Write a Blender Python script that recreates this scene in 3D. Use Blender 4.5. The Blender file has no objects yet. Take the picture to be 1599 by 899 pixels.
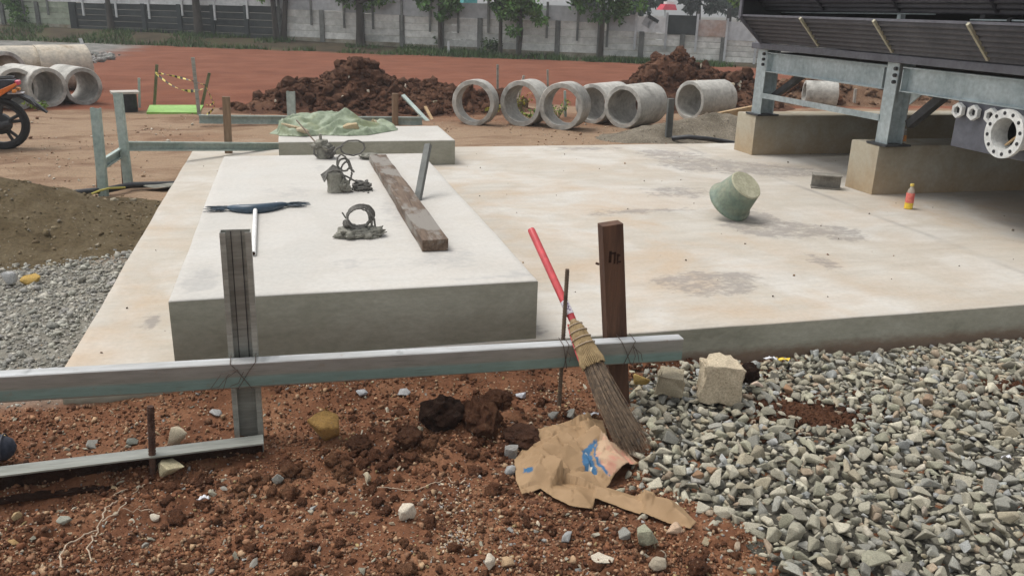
import bpy, bmesh, math, random
import numpy as np
from mathutils import Vector, Matrix, noise as mnoise
from mathutils.geometry import delaunay_2d_cdt, convex_hull_2d

random.seed(7)
rng = np.random.default_rng(7)
SC = bpy.context.scene
COL = SC.collection

# ------------------------------------------------------------------ camera
CAMZ = 1.5
F_PX, YAW, PITCH, ROLL = 1310.4, 0.26277, -0.32284, 0.028526
IW, IH = 1599, 899


def cam_axes():
    cy, sy, cp, sp = math.cos(YAW), math.sin(YAW), math.cos(PITCH), math.sin(PITCH)
    fw = Vector((sy * cp, cy * cp, sp))
    rt = Vector((cy, -sy, 0))
    up = rt.cross(fw)
    cr, sr = math.cos(ROLL), math.sin(ROLL)
    return rt * cr + up * sr, up * cr - rt * sr, fw


CR, CU, CF = cam_axes()
cam = bpy.data.cameras.new('camera')
cam.sensor_width = 36
cam.lens = 36 * F_PX / IW
cam.clip_start = 0.05
cam.clip_end = 2000
cam_o = bpy.data.objects.new('camera', cam)
COL.objects.link(cam_o)
cam_o.matrix_world = Matrix(((CR.x, CU.x, -CF.x, 0), (CR.y, CU.y, -CF.y, 0), (CR.z, CU.z, -CF.z, CAMZ), (0, 0, 0, 1)))
SC.camera = cam_o

# ------------------------------------------------------------------ sky, sun, exposure (overcast day)
SUN_DIR = Vector((-0.38, 0.22, 1.0)).normalized()
world = bpy.data.worlds.new("World")
SC.world = world
world.use_nodes = True
wn = world.node_tree.nodes
wn.clear()
sky = wn.new('ShaderNodeTexSky')
sky.sky_type = 'NISHITA'
sky.sun_disc = False
sky.sun_elevation = math.asin(SUN_DIR.z)
sky.sun_rotation = math.atan2(SUN_DIR.x, SUN_DIR.y)
sky.air_density = 1.0
sky.dust_density = 3.0
sky.ozone_density = 1.0
hs = wn.new('ShaderNodeHueSaturation')
hs.inputs['Saturation'].default_value = 0.16
bg = wn.new('ShaderNodeBackground')
bg.inputs['Strength'].default_value = 0.15
wo = wn.new('ShaderNodeOutputWorld')
wl = world.node_tree.links
wl.new(sky.outputs[0], hs.inputs['Color'])
wl.new(hs.outputs[0], bg.inputs['Color'])
wl.new(bg.outputs[0], wo.inputs['Surface'])
sun = bpy.data.lights.new('sun', 'SUN')
sun.energy = 1.2
sun.angle = math.radians(28)
sun.color = (1.0, 0.965, 0.91)
sun_o = bpy.data.objects.new('sun', sun)
COL.objects.link(sun_o)
sun_o.rotation_euler = (-SUN_DIR).to_track_quat('-Z', 'Y').to_euler()
SC.view_settings.view_transform = 'Standard'
SC.view_settings.look = 'None'
SC.view_settings.exposure = 0.5
SC.view_settings.gamma = 1
SC.cycles.max_bounces = 6
SC.cycles.diffuse_bounces = 3
SC.cycles.glossy_bounces = 3


# ------------------------------------------------------------------ place finders (photo measurement -> place in the world)
def _ray(x, y):
    return CF * F_PX + CR * (x - IW / 2) - CU * (y - IH / 2)


def G(x, y, z=-0.15):
    d = _ray(x, y)
    return Vector((0, 0, CAMZ)) + d * ((z - CAMZ) / d.z)


def DY(x, y, Y):
    d = _ray(x, y)
    return Vector((0, 0, CAMZ)) + d * (Y / d.y)


def DX(x, y, X):
    d = _ray(x, y)
    return Vector((0, 0, CAMZ)) + d * (X / d.x)


def to_px(P):
    v = np.asarray(P, float).reshape(-1, 3) - np.array([0, 0, CAMZ])
    d = v @ np.array(CF)
    d = np.where(d < 0.05, 1e-6, d)
    return IW / 2 + F_PX * (v @ np.array(CR)) / d, IH / 2 - F_PX * (v @ np.array(CU)) / d, d


# ------------------------------------------------------------------ numpy noise
def _hash(ix, iy, s=0):
    h = (ix.astype(np.int64) * 374761393 + iy.astype(np.int64) * 668265263 + s * 1442695041) & 0xFFFFFFFF
    h = ((h ^ (h >> 13)) * 1274126177) & 0xFFFFFFFF
    h = ((h ^ (h >> 16)) * 2246822519) & 0xFFFFFFFF
    return ((h ^ (h >> 15)) & 0xFFFFFF) / float(0x1000000)


def vnoise(x, y, s=0):
    ix, iy = np.floor(x), np.floor(y)
    fx, fy = x - ix, y - iy
    fx, fy = fx * fx * (3 - 2 * fx), fy * fy * (3 - 2 * fy)
    a, b = _hash(ix, iy, s), _hash(ix + 1, iy, s)
    c, d = _hash(ix, iy + 1, s), _hash(ix + 1, iy + 1, s)
    return (a + (b - a) * fx) * (1 - fy) + (c + (d - c) * fx) * fy


def fbm(x, y, sc, oc=4, s=0):
    x, y = np.asarray(x, float) / sc, np.asarray(y, float) / sc
    t, a, n = 0, 1, 0
    for i in range(oc):
        t = t + a * (vnoise(x, y, s + i * 17) - .5)
        n += a
        a *= .5
        x, y = x * 2.03 + 5.1, y * 2.03 + 1.7
    return t / n * 2


def worley(x, y, sc, s=0):
    x, y = np.asarray(x, float) / sc, np.asarray(y, float) / sc
    ix, iy = np.floor(x), np.floor(y)
    best = np.full(np.shape(x), 9.0)
    idh = np.zeros(np.shape(x))
    for dx in (-1, 0, 1):
        for dy in (-1, 0, 1):
            cx, cy = ix + dx, iy + dy
            px, py = cx + _hash(cx, cy, s + 3), cy + _hash(cx, cy, s + 9)
            d = np.hypot(x - px, y - py)
            m = d < best
            best = np.where(m, d, best)
            idh = np.where(m, _hash(cx, cy, s + 21), idh)
    return best, idh


def sstep(a, b, x):
    t = np.clip((np.asarray(x, float) - a) / (b - a), 0, 1)
    return t * t * (3 - 2 * t)


def gauss(x, y, cx, cy, rx, ry, ang=0):
    c, s = math.cos(ang), math.sin(ang)
    u, v = (x - cx) * c + (y - cy) * s, -(x - cx) * s + (y - cy) * c
    return np.exp(-(u / rx) ** 2 - (v / ry) ** 2)


def in_poly(x, y, poly):
    r = np.zeros(np.shape(x), bool)
    n = len(poly)
    for i in range(n):
        x1, y1 = poly[i][:2]
        x2, y2 = poly[(i + 1) % n][:2]
        c = ((y1 > y) != (y2 > y))
        r ^= c & (x < (x2 - x1) * (y - y1) / ((y2 - y1) or 1e-9) + x1)
    return r


# ------------------------------------------------------------------ material builder
MATS = {}


def nt_mat(name):
    m = bpy.data.materials.new(name)
    m.use_nodes = True
    nt = m.node_tree
    b = nt.nodes['Principled BSDF']
    MATS[name] = m
    return m, nt, b


def N(nt, t, **kw):
    n = nt.nodes.new(t)
    for k, v in kw.items():
        if k in n.inputs:
            n.inputs[k].default_value = v
        else:
            setattr(n, k, v)
    return n


def coords(nt, scale=(1, 1, 1), kind='Object', rand=True):
    tc = N(nt, 'ShaderNodeTexCoord')
    mp = N(nt, 'ShaderNodeMapping')
    mp.inputs['Scale'].default_value = scale
    nt.links.new(tc.outputs[kind], mp.inputs['Vector'])
    if rand:
        oi = N(nt, 'ShaderNodeObjectInfo')
        mu = N(nt, 'ShaderNodeMath', operation='MULTIPLY')
        mu.inputs[1].default_value = 37.0
        nt.links.new(oi.outputs['Random'], mu.inputs[0])
        nt.links.new(mu.outputs[0], mp.inputs['Location'])
    return mp.outputs[0]


def tnoise(nt, vec, scale, detail=4, rough=.55, dist=0):
    n = N(nt, 'ShaderNodeTexNoise')
    n.inputs['Scale'].default_value = scale
    n.inputs['Detail'].default_value = detail
    n.inputs['Roughness'].default_value = rough
    n.inputs['Distortion'].default_value = dist
    nt.links.new(vec, n.inputs['Vector'])
    return n.outputs['Fac']


def ramp(nt, fac, stops, interp='LINEAR'):
    r = N(nt, 'ShaderNodeValToRGB')
    r.color_ramp.interpolation = interp
    el = r.color_ramp.elements
    while len(el) < len(stops):
        el.new(.5)
    for e, (p, c) in zip(el, stops):
        e.position = p
        if isinstance(c, (int, float)):
            c = (c, c, c)
        e.color = (*c, 1)
    nt.links.new(fac, r.inputs[0])
    return r.outputs[0]


def mixc(nt, fac, a, b, mode='MIX'):
    m = N(nt, 'ShaderNodeMix', data_type='RGBA', blend_type=mode)
    if isinstance(fac, (int, float)):
        m.inputs['Factor'].default_value = fac
    else:
        nt.links.new(fac, m.inputs['Factor'])
    for sock, v in (('A', a), ('B', b)):
        s = [i for i in m.inputs if i.name == sock and i.type == 'RGBA'][0]
        if isinstance(v, tuple):
            s.default_value = (*v, 1)
        else:
            nt.links.new(v, s)
    return [o for o in m.outputs if o.type == 'RGBA'][0]


def math_n(nt, op, a, b=None, clamp=False):
    m = N(nt, 'ShaderNodeMath', operation=op)
    m.use_clamp = clamp
    for i, v in enumerate((a, b)):
        if v is None:
            continue
        if isinstance(v, (int, float)):
            m.inputs[i].default_value = v
        else:
            nt.links.new(v, m.inputs[i])
    return m.outputs[0]


def attr(nt, name):
    a = N(nt, 'ShaderNodeAttribute')
    a.attribute_name = name
    return a


def bump(nt, b, h, strength, dist):
    n = N(nt, 'ShaderNodeBump')
    n.inputs['Strength'].default_value = strength
    n.inputs['Distance'].default_value = dist
    nt.links.new(h, n.inputs['Height'])
    nt.links.new(n.outputs[0], b.inputs['Normal'])


def simple(name, c1, c2, scale=6, rough=.7, metal=0, bmp=.2, bscale=40, bdist=.003, stretch=(1, 1, 1), lo=.35, hi=.65, c3=None, spec=.5, vary=0.0):
    """two- or three-tone noisy surface"""
    m, nt, b = nt_mat(name)
    v = coords(nt, stretch)
    f = tnoise(nt, v, scale, 5, .6)
    st = [(lo, c1), (hi, c2)] if c3 is None else [(lo, c1), ((lo + hi) / 2, c2), (hi, c3)]
    c = ramp(nt, f, st)
    f2 = tnoise(nt, v, scale * 7, 3, .6)
    c = mixc(nt, .55, c, ramp(nt, f2, [(.3, .62), (.7, 1.25)]), 'MULTIPLY')
    if vary:
        oi = N(nt, 'ShaderNodeObjectInfo')
        c = mixc(nt, 1.0, c, ramp(nt, oi.outputs['Random'], [(0, 1 - vary), (1, 1 + vary)]), 'MULTIPLY')
    nt.links.new(c, b.inputs['Base Color'])
    b.inputs['Roughness'].default_value = rough
    b.inputs['Metallic'].default_value = metal
    b.inputs['Specular IOR Level'].default_value = spec
    if bmp:
        bump(nt, b, tnoise(nt, v, bscale, 4, .6), bmp, bdist)
    return m


def stone_mat(name, use_attr):
    m, nt, b = nt_mat(name)
    v = coords(nt)
    if use_attr:
        base = attr(nt, 'tint').outputs['Color']
    else:
        base = N(nt, 'ShaderNodeObjectInfo').outputs['Color']
    f = tnoise(nt, v, 22, 5, .65)
    f2 = tnoise(nt, v, 130, 3, .6)
    c = mixc(nt, .8, base, ramp(nt, f, [(.3, .55), (.5, 1.0), (.7, 1.35)]), 'MULTIPLY')
    c = mixc(nt, ramp(nt, tnoise(nt, v, 9, 5, .7), [(.60, 0), (.70, .45)]), c, (.30, .22, .15))
    c = mixc(nt, .6, c, ramp(nt, f2, [(.3, .55), (.7, 1.35)]), 'MULTIPLY')
    nt.links.new(c, b.inputs['Base Color'])
    b.inputs['Roughness'].default_value = .9
    b.inputs['Specular IOR Level'].default_value = .25
    bump(nt, b, math_n(nt, 'ADD', f2, math_n(nt, 'MULTIPLY', f, 2.0)), .5, .004)
    return m


stone_mat('stone', False)
stone_mat('stone_bulk', True)


def soil_mat(name, dark, mid, light, speck=0.1, pebble=(.26, .17, .11), scale=5, attr_mix=False):
    m, nt, b = nt_mat(name)
    v = coords(nt, rand=False)
    f = tnoise(nt, v, scale, 6, .65)
    c = ramp(nt, f, [(.3, dark), (.5, mid), (.72, light)])
    f2 = tnoise(nt, v, scale * 14, 5, .7)
    c = mixc(nt, .75, c, ramp(nt, f2, [(.28, .45), (.5, .95), (.75, 1.5)]), 'MULTIPLY')
    vo = N(nt, 'ShaderNodeTexVoronoi', Scale=95.0)
    nt.links.new(v, vo.inputs['Vector'])
    sep = N(nt, 'ShaderNodeSeparateColor')
    nt.links.new(vo.outputs['Color'], sep.inputs[0])
    isp = math_n(nt, 'LESS_THAN', sep.outputs[0], speck)
    near = math_n(nt, 'LESS_THAN', vo.outputs['Distance'], .42)
    pc = mixc(nt, sep.outputs[1], pebble, tuple(min(1, q * 1.5) for q in pebble))
    c = mixc(nt, math_n(nt, 'MULTIPLY', isp, near), c, pc)
    nt.links.new(c, b.inputs['Base Color'])
    b.inputs['Roughness'].default_value = .95
    b.inputs['Specular IOR Level'].default_value = .15
    bump(nt, b, math_n(nt, 'ADD', f2, math_n(nt, 'MULTIPLY', tnoise(nt, v, 150, 4, .7), 1.6)), 1.0, .013)
    return m


RED_D, RED_M, RED_L = (.068, .029, .016), (.145, .063, .033), (.22, .112, .060)
soil_mat('red_soil', RED_D, RED_M, RED_L, .04)
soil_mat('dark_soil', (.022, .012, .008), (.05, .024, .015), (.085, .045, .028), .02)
soil_mat('pile_soil', (.05, .023, .014), (.12, .056, .033), (.20, .106, .064), .03, scale=2.2)
soil_mat('rubble_soil', (.10, .05, .03), (.20, .115, .07), (.30, .2, .13), .2, scale=3)
soil_mat('sand', (.085, .061, .032), (.155, .116, .064), (.21, .165, .10), .008, (.3, .27, .22), scale=3)
soil_mat('grey_sand', (.13, .11, .08), (.24, .205, .155), (.31, .27, .21), .05, (.4, .36, .3), scale=3)
soil_mat('gravel_bed', (.06, .055, .044), (.115, .107, .085), (.17, .155, .125), .12, (.22, .2, .165), scale=6)
simple('galvanised', (.34, .40, .41), (.50, .56, .57), 3, .42, .55, .05, 30, stretch=(1, 1, 1))
simple('zinc_channel', (.235, .24, .205), (.36, .365, .325), 5, .42, .2, .05, 40, stretch=(.35, 3, 3))
simple('green_channel', (.27, .35, .32), (.42, .48, .44), 4, .5, .1, .05, 40)
simple('old_steel', (.17, .155, .13), (.28, .26, .22), 8, .75, .1, .2, 60)
simple('dark_steel', (.03, .03, .032), (.06, .06, .062), 6, .6, .3, .1, 40)
simple('rust_steel', (.06, .03, .02), (.14, .075, .05), 30, .8, .3, .5, 120)
simple('brown_rod', (.09, .06, .04), (.17, .125, .085), 30, .8, .1, .5, 120)
simple('wire', (.07, .05, .04), (.13, .10, .08), 30, .7, .4, 0)
simple('tower_grey', (.050, .050, .058), (.082, .080, .090), 4, .5, 0, .05, 40)
simple('tower_rim', (.085, .085, .10), (.12, .12, .138), 4, .5, 0, .05, 40)
simple('tower_black', (.012, .012, .014), (.025, .025, .028), 4, .6, 0, .05, 40)
simple('sump_grey', (.075, .078, .095), (.105, .108, .128), 3, .55, 0, .05, 40)
simple('strut_tan', (.33, .31, .22), (.46, .43, .32), 8, .6, .1, .05, 40)
simple('pale_plastic', (.55, .56, .54), (.70, .70, .67), 6, .5, 0, .05, 40)
simple('pipe_concrete', (.27, .26, .235), (.46, .445, .405), 2.6, .9, 0, .35, 60, .004, c3=(.36, .35, .32), vary=.12)
simple('tan_pipe_concrete', (.33, .265, .19), (.52, .46, .37), 3, .9, 0, .35, 60, .004, c3=(.36, .33, .28))
simple('wall_block', (.40, .41, .38), (.62, .625, .59), .9, .92, 0, .3, 20, .01, c3=(.53, .53, .495), vary=.12)
simple('wall_green', (.26, .30, .22), (.42, .46, .36), .8, .92, 0, .3, 20, .01, vary=.1)
simple('wall_stain', (.13, .105, .06), (.33, .31, .25), .9, .92, 0, .3, 20, .01, c3=(.22, .18, .115), vary=.12)
simple('wall_dark', (.020, .026, .028), (.05, .058, .058), .8, .9, 0, .2, 20, .01, vary=.25)
simple('wall_sheet', (.34, .36, .37), (.50, .52, .53), .7, .8, 0, .1, 20, .01, vary=.15)
simple('wall_white', (.52, .54, .54), (.66, .67, .67), .7, .8, 0, .1, 20, .01, vary=.08)
simple('wall_rust', (.36, .26, .21), (.46, .46, .46), 1.2, .8, 0, .1, 20, .01)
simple('wall_post', (.10, .105, .10), (.20, .205, .19), 2, .9, 0, .2, 20, .01, vary=.2)
simple('bark', (.028, .024, .019), (.075, .064, .052), 5, .95, 0, .8, 25, .02, stretch=(1, 1, .25))
simple('pale_bark', (.10, .09, .075), (.20, .18, .15), 5, .95, 0, .8, 25, .02, stretch=(1, 1, .25))
simple('post_wood', (.060, .026, .013), (.115, .056, .030), 5, .85, 0, .5, 60, .003, stretch=(3, 3, .3))
simple('tan_wood', (.16, .10, .06), (.28, .19, .12), 5, .85, 0, .4, 60, .003, stretch=(3, 3, .3))
simple('yellow_wood', (.36, .24, .12), (.46, .33, .19), 5, .85, 0, .4, 60, .003, stretch=(.4, 3, 3))
simple('grey_board', (.34, .31, .27), (.46, .43, .38), 5, .85, 0, .3, 60, .003)
simple('olive_bamboo', (.10, .105, .05), (.18, .175, .09), 8, .7, 0, .2, 50)
simple('lime_board', (.19, .38, .06), (.26, .46, .11), 2, .6, 0, .1, 30)
simple('tarp_green', (.15, .19, .115), (.26, .31, .21), 4, .55, 0, .15, 50, .004, c3=(.22, .25, .135))
simple('rope', (.10, .095, .085), (.20, .19, .17), 40, .9, 0, .9, 160, .004)
simple('mortar', (.15, .145, .12), (.28, .27, .225), 12, .9, 0, .7, 60, .008)
simple('red_handle', (.50, .05, .06), (.60, .085, .09), 5, .32, 0, 0)
simple('sticker', (.66, .62, .66), (.76, .72, .76), 14, .5, 0, 0)
simple('ink', (.10, .05, .18), (.16, .08, .24), 9, .5, 0, 0)
simple('straw', (.20, .135, .06), (.36, .26, .13), 40, .8, 0, .3, 90)
simple('bristle', (.045, .030, .020), (.22, .15, .09), 60, .7, 0, 0, lo=.3, hi=.7)
simple('white_paint', (.72, .71, .68), (.80, .79, .77), 6, .4, 0, 0)
simple('blue_plastic', (.022, .042, .065), (.04, .074, .11), 8, .35, 0, 0)
simple('blue_bristle', (.02, .03, .04), (.06, .09, .12), 30, .6, 0, 0)
simple('bucket_green', (.13, .18, .14), (.19, .225, .165), 6, .6, 0, .15, 30, c3=(.28, .27, .19))
simple('bucket_base', (.32, .31, .21), (.44, .42, .30), 8, .8, 0, .3, 50)
simple('black_rubber', (.008, .008, .009), (.022, .022, .022), 20, .75, 0, .3, 60)
simple('hose_black', (.012, .013, .016), (.035, .037, .042), 9, .5, 0, 0)
simple('yellow_hose', (.42, .36, .06), (.52, .45, .10), 9, .5, 0, 0)
simple('bike_seat', (.022, .025, .035), (.045, .05, .066), 9, .55, 0, .1, 40)
simple('bike_orange', (.62, .14, .02), (.70, .19, .03), 9, .28, 0, 0)
simple('bike_silver', (.48, .48, .50), (.6, .6, .62), 9, .3, .6, 0)
simple('lamp_red', (.60, .05, .09), (.72, .10, .16), 9, .2, 0, 0)
simple('tape_yellow', (.66, .55, .10), (.74, .63, .18), 9, .45, 0, 0)
simple('tape_black', (.015, .015, .012), (.03, .03, .03), 9, .45, 0, 0)
simple('navy_cloth', (.018, .022, .036), (.05, .056, .078), 18, .85, 0, .5, 120)
simple('roof_red', (.48, .035, .06), (.56, .055, .085), 3, .6, 0, 0)
simple('roof_teal', (.05, .30, .30), (.08, .38, .37), 3, .6, 0, 0)
simple('hut_wall', (.5, .5, .5), (.62, .62, .6), 3, .8, 0, 0)
simple('wrapper_yellow', (.70, .45, .02), (.78, .55, .06), 12, .4, 0, 0)
simple('wrapper_white', (.55, .55, .58), (.72, .72, .74), 12, .4, 0, 0)
simple('root', (.36, .27, .19), (.52, .42, .31), 30, .9, 0, 0)
simple('leaf_litter', (.30, .17, .09), (.40, .25, .14), 30, .9, 0, 0)
simple('orange_label', (.62, .22, .03), (.70, .28, .06), 6, .5, 0, 0)
simple('red_label', (.62, .10, .09), (.72, .22, .16), 25, .5, 0, 0)
simple('yellow_cap', (.62, .45, .08), (.7, .53, .14), 6, .5, 0, 0)


def clear_mat():
    m, nt, b = nt_mat('clear_plastic')
    v = coords(nt)
    c = ramp(nt, tnoise(nt, v, 8, 3), [(.3, (.55, .52, .44)), (.7, (.7, .66, .56))])
    nt.links.new(c, b.inputs['Base Color'])
    b.inputs['Transmission Weight'].default_value = .6
    b.inputs['Roughness'].default_value = .18
    b.inputs['IOR'].default_value = 1.3


clear_mat()


def steel_green_band():
    """galvanised channel with a green oxide stain running along its lower half"""
    m, nt, b = nt_mat('rail_zinc')
    tc = N(nt, 'ShaderNodeTexCoord')
    sx = N(nt, 'ShaderNodeSeparateXYZ')
    nt.links.new(tc.outputs['Object'], sx.inputs[0])
    v = coords(nt, (.6, 4, 14), rand=False)
    n1 = tnoise(nt, v, 3, 4)
    h = math_n(nt, 'ADD', sx.outputs['Z'], math_n(nt, 'MULTIPLY', math_n(nt, 'SUBTRACT', n1, .5), .018))
    c = ramp(nt, math_n(nt, 'ADD', math_n(nt, 'MULTIPLY', h, 8), .5),
             [(.12, (.20, .185, .155)), (.17, (.155, .235, .21)), (.42, (.175, .25, .225)), (.50, (.235, .23, .20)), (.86, (.26, .25, .225)), (.93, (.50, .51, .51))])  # palest top stop: sky light on the upper flange put into the colour
    n2 = tnoise(nt, coords(nt, (1, 6, 6), rand=False), 9, 5, .7)
    c = mixc(nt, .6, c, ramp(nt, n2, [(.3, .7), (.6, 1.1), (.72, 1.2)]), 'MULTIPLY')
    scr = tnoise(nt, coords(nt, (1.5, 1, 70), rand=False), 3.2, 4, .6)
    c = mixc(nt, math_n(nt, 'MULTIPLY', ramp(nt, scr, [(.60, 0), (.66, 1)]), .5), c, (.07, .075, .065))
    spl = tnoise(nt, coords(nt, (1, 1, 1), rand=False), 16, 6, .75)
    c = mixc(nt, math_n(nt, 'MULTIPLY', ramp(nt, spl, [(.60, 0), (.70, 1)]), .35), c, (.20, .12, .075))
    nt.links.new(c, b.inputs['Base Color'])
    b.inputs['Metallic'].default_value = .12
    b.inputs['Roughness'].default_value = .45
    bump(nt, b, n2, .1, .002)


steel_green_band()


def leaf_mat(name, dark, mid, light):
    m, nt, b = nt_mat(name)
    a = attr(nt, 'shade')
    c = ramp(nt, a.outputs['Fac'], [(0, dark), (.5, mid), (1, light)])
    nt.links.new(c, b.inputs['Base Color'])
    b.inputs['Roughness'].default_value = .6
    b.inputs['Specular IOR Level'].default_value = .3


leaf_mat('leaf', (.030, .075, .018), (.075, .17, .035), (.16, .28, .06))
leaf_mat('leaf_far', (.016, .032, .024), (.030, .058, .042), (.055, .092, .068))
leaf_mat('leaf_bright', (.05, .10, .012), (.13, .22, .03), (.26, .30, .05))
leaf_mat('leaf_yellow', (.06, .10, .015), (.26, .24, .03), (.52, .40, .05))
leaf_mat('grass', (.022, .045, .012), (.045, .09, .02), (.085, .13, .035))


def concrete_top():
    m, nt, b = nt_mat('slab_top')
    v = coords(nt, rand=False)
    big = tnoise(nt, v, 1.1, 5, .6, .4)
    c = ramp(nt, big, [(.30, (.49, .465, .415)), (.45, (.44, .40, .34)), (.58, (.51, .485, .44)), (.72, (.465, .415, .345))])
    streak = tnoise(nt, coords(nt, (1.0, 5.5, 1), rand=False), 1.6, 6, .65, .6)
    c = mixc(nt, .5, c, ramp(nt, streak, [(.3, (.82, .80, .78)), (.6, (1.07, 1.06, 1.05))]), 'MULTIPLY')
    # tan earth stains (own shapes)
    t = tnoise(nt, coords(nt, (1.0, 1.2, 1), rand=False), 1.5, 7, .62, .6)
    t = math_n(nt, 'MULTIPLY', ramp(nt, t, [(.44, 0), (.68, 1)]), attr(nt, 'rust').outputs['Fac'])
    c = mixc(nt, math_n(nt, 'MULTIPLY', t, .72), c, (.455, .345, .24))
    # dark damp/mortar splashes
    s = tnoise(nt, coords(nt, (1.0, 1.25, 1), rand=False), 6.5, 9, .74, .4)
    s = math_n(nt, 'ADD', s, math_n(nt, 'MULTIPLY', math_n(nt, 'SUBTRACT', attr(nt, 'stain').outputs['Fac'], 1.0), .42))
    s = math_n(nt, 'ADD', s, math_n(nt, 'MULTIPLY', math_n(nt, 'SUBTRACT', tnoise(nt, coords(nt, (1.0, 1.8, 1), rand=False), 19, 5, .7), .5), .55))
    c = mixc(nt, math_n(nt, 'MULTIPLY', ramp(nt, s, [(.36, 0), (.52, 1)]), .62), c, (.205, .185, .172))
    c = mixc(nt, math_n(nt, 'MULTIPLY', attr(nt, 'cool').outputs['Fac'], .55), c, mixc(nt, .6, (.50, .495, .47), ramp(nt, big, [(.3, (.40, .40, .385)), (.5, (.52, .515, .495)), (.7, (.47, .45, .41))])))
    fine = tnoise(nt, v, 38, 5, .7)
    c = mixc(nt, .35, c, ramp(nt, fine, [(.3, .78), (.7, 1.18)]), 'MULTIPLY')
    j = attr(nt, 'joint').outputs['Fac']
    c = mixc(nt, math_n(nt, 'MULTIPLY', j, .75), c, (.23, .215, .20))
    nt.links.new(c, b.inputs['Base Color'])
    b.inputs['Roughness'].default_value = .82
    b.inputs['Specular IOR Level'].default_value = .3
    bump(nt, b, math_n(nt, 'ADD', fine, math_n(nt, 'MULTIPLY', streak, 2.0)), .18, .004)
    m, nt, b = nt_mat('slab_side')
    v = coords(nt, (1, 1, 2.2), rand=False)
    f = tnoise(nt, v, 2.2, 6, .65, .5)
    c = ramp(nt, f, [(.25, (.155, .148, .108)), (.42, (.225, .217, .165)), (.58, (.265, .255, .20)), (.78, (.34, .328, .265))])
    tc = N(nt, 'ShaderNodeTexCoord')
    sz = N(nt, 'ShaderNodeSeparateXYZ')
    nt.links.new(tc.outputs['Object'], sz.inputs[0])
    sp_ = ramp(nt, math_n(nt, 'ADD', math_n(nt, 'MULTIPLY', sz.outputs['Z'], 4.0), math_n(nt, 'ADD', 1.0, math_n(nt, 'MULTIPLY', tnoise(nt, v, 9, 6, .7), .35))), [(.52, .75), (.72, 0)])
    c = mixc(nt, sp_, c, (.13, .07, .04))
    f2 = tnoise(nt, v, 26, 5, .7)
    c = mixc(nt, .45, c, ramp(nt, f2, [(.3, .7), (.7, 1.25)]), 'MULTIPLY')
    nt.links.new(c, b.inputs['Base Color'])
    b.inputs['Roughness'].default_value = .85
    bump(nt, b, f2, .25, .004)
    m, nt, b = nt_mat('pier_concrete')
    v = coords(nt, rand=False)
    f = tnoise(nt, v, 2.5, 6, .65, .5)
    c = ramp(nt, f, [(.3, (.27, .22, .15)), (.5, (.33, .29, .215)), (.7, (.39, .36, .295))])
    tc = N(nt, 'ShaderNodeTexCoord')
    sx = N(nt, 'ShaderNodeSeparateXYZ')
    nt.links.new(tc.outputs['Object'], sx.inputs[0])
    low = ramp(nt, math_n(nt, 'ADD', sx.outputs['Z'], math_n(nt, 'MULTIPLY', f, .25)), [(.08, 1), (.40, 0)])
    c = mixc(nt, math_n(nt, 'MULTIPLY', low, .55), c, (.42, .27, .13))
    f2 = tnoise(nt, v, 30, 5, .7)
    c = mixc(nt, .4, c, ramp(nt, f2, [(.3, .75), (.7, 1.2)]), 'MULTIPLY')
    nt.links.new(c, b.inputs['Base Color'])
    b.inputs['Roughness'].default_value = .9
    bump(nt, b, f2, .3, .005)


concrete_top()


def plank_mat():
    m, nt, b = nt_mat('old_plank')
    v = coords(nt, (9, .7, 9), rand=False)
    g = tnoise(nt, v, 4, 6, .7, .3)
    v2 = coords(nt, (3, 1.2, 3), rand=False)
    p = tnoise(nt, v2, 2.2, 5, .65)
    c = ramp(nt, g, [(.3, (.045, .028, .017)), (.5, (.115, .077, .052)), (.7, (.19, .14, .10))])
    c = mixc(nt, ramp(nt, p, [(.47, 0), (.56, 1)]), c, (.215, .195, .17))
    nt.links.new(c, b.inputs['Base Color'])
    b.inputs['Roughness'].default_value = .9
    bump(nt, b, g, .6, .006)
    m, nt, b = nt_mat('kraft_paper')
    v = coords(nt, rand=False)
    f = tnoise(nt, v, 9, 5, .6)
    c = ramp(nt, f, [(.3, (.25, .155, .075)), (.7, (.33, .215, .115))])
    c = mixc(nt, attr(nt, 'pink').outputs['Fac'], c, mixc(nt, ramp(nt, tnoise(nt, v, 18, 4), [(.45, 0), (.65, .6)]), (.44, .30, .19), (.46, .14, .11)))
    c = mixc(nt, attr(nt, 'blue').outputs['Fac'], c, (.03, .11, .215))
    c = mixc(nt, attr(nt, 'white').outputs['Fac'], c, (.6, .55, .45))
    nt.links.new(c, b.inputs['Base Color'])
    b.inputs['Roughness'].default_value = .8
    bump(nt, b, tnoise(nt, v, 45, 4, .6), .25, .003)


plank_mat()

# ------------------------------------------------------------------ mesh builder
ORG = {}


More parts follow.
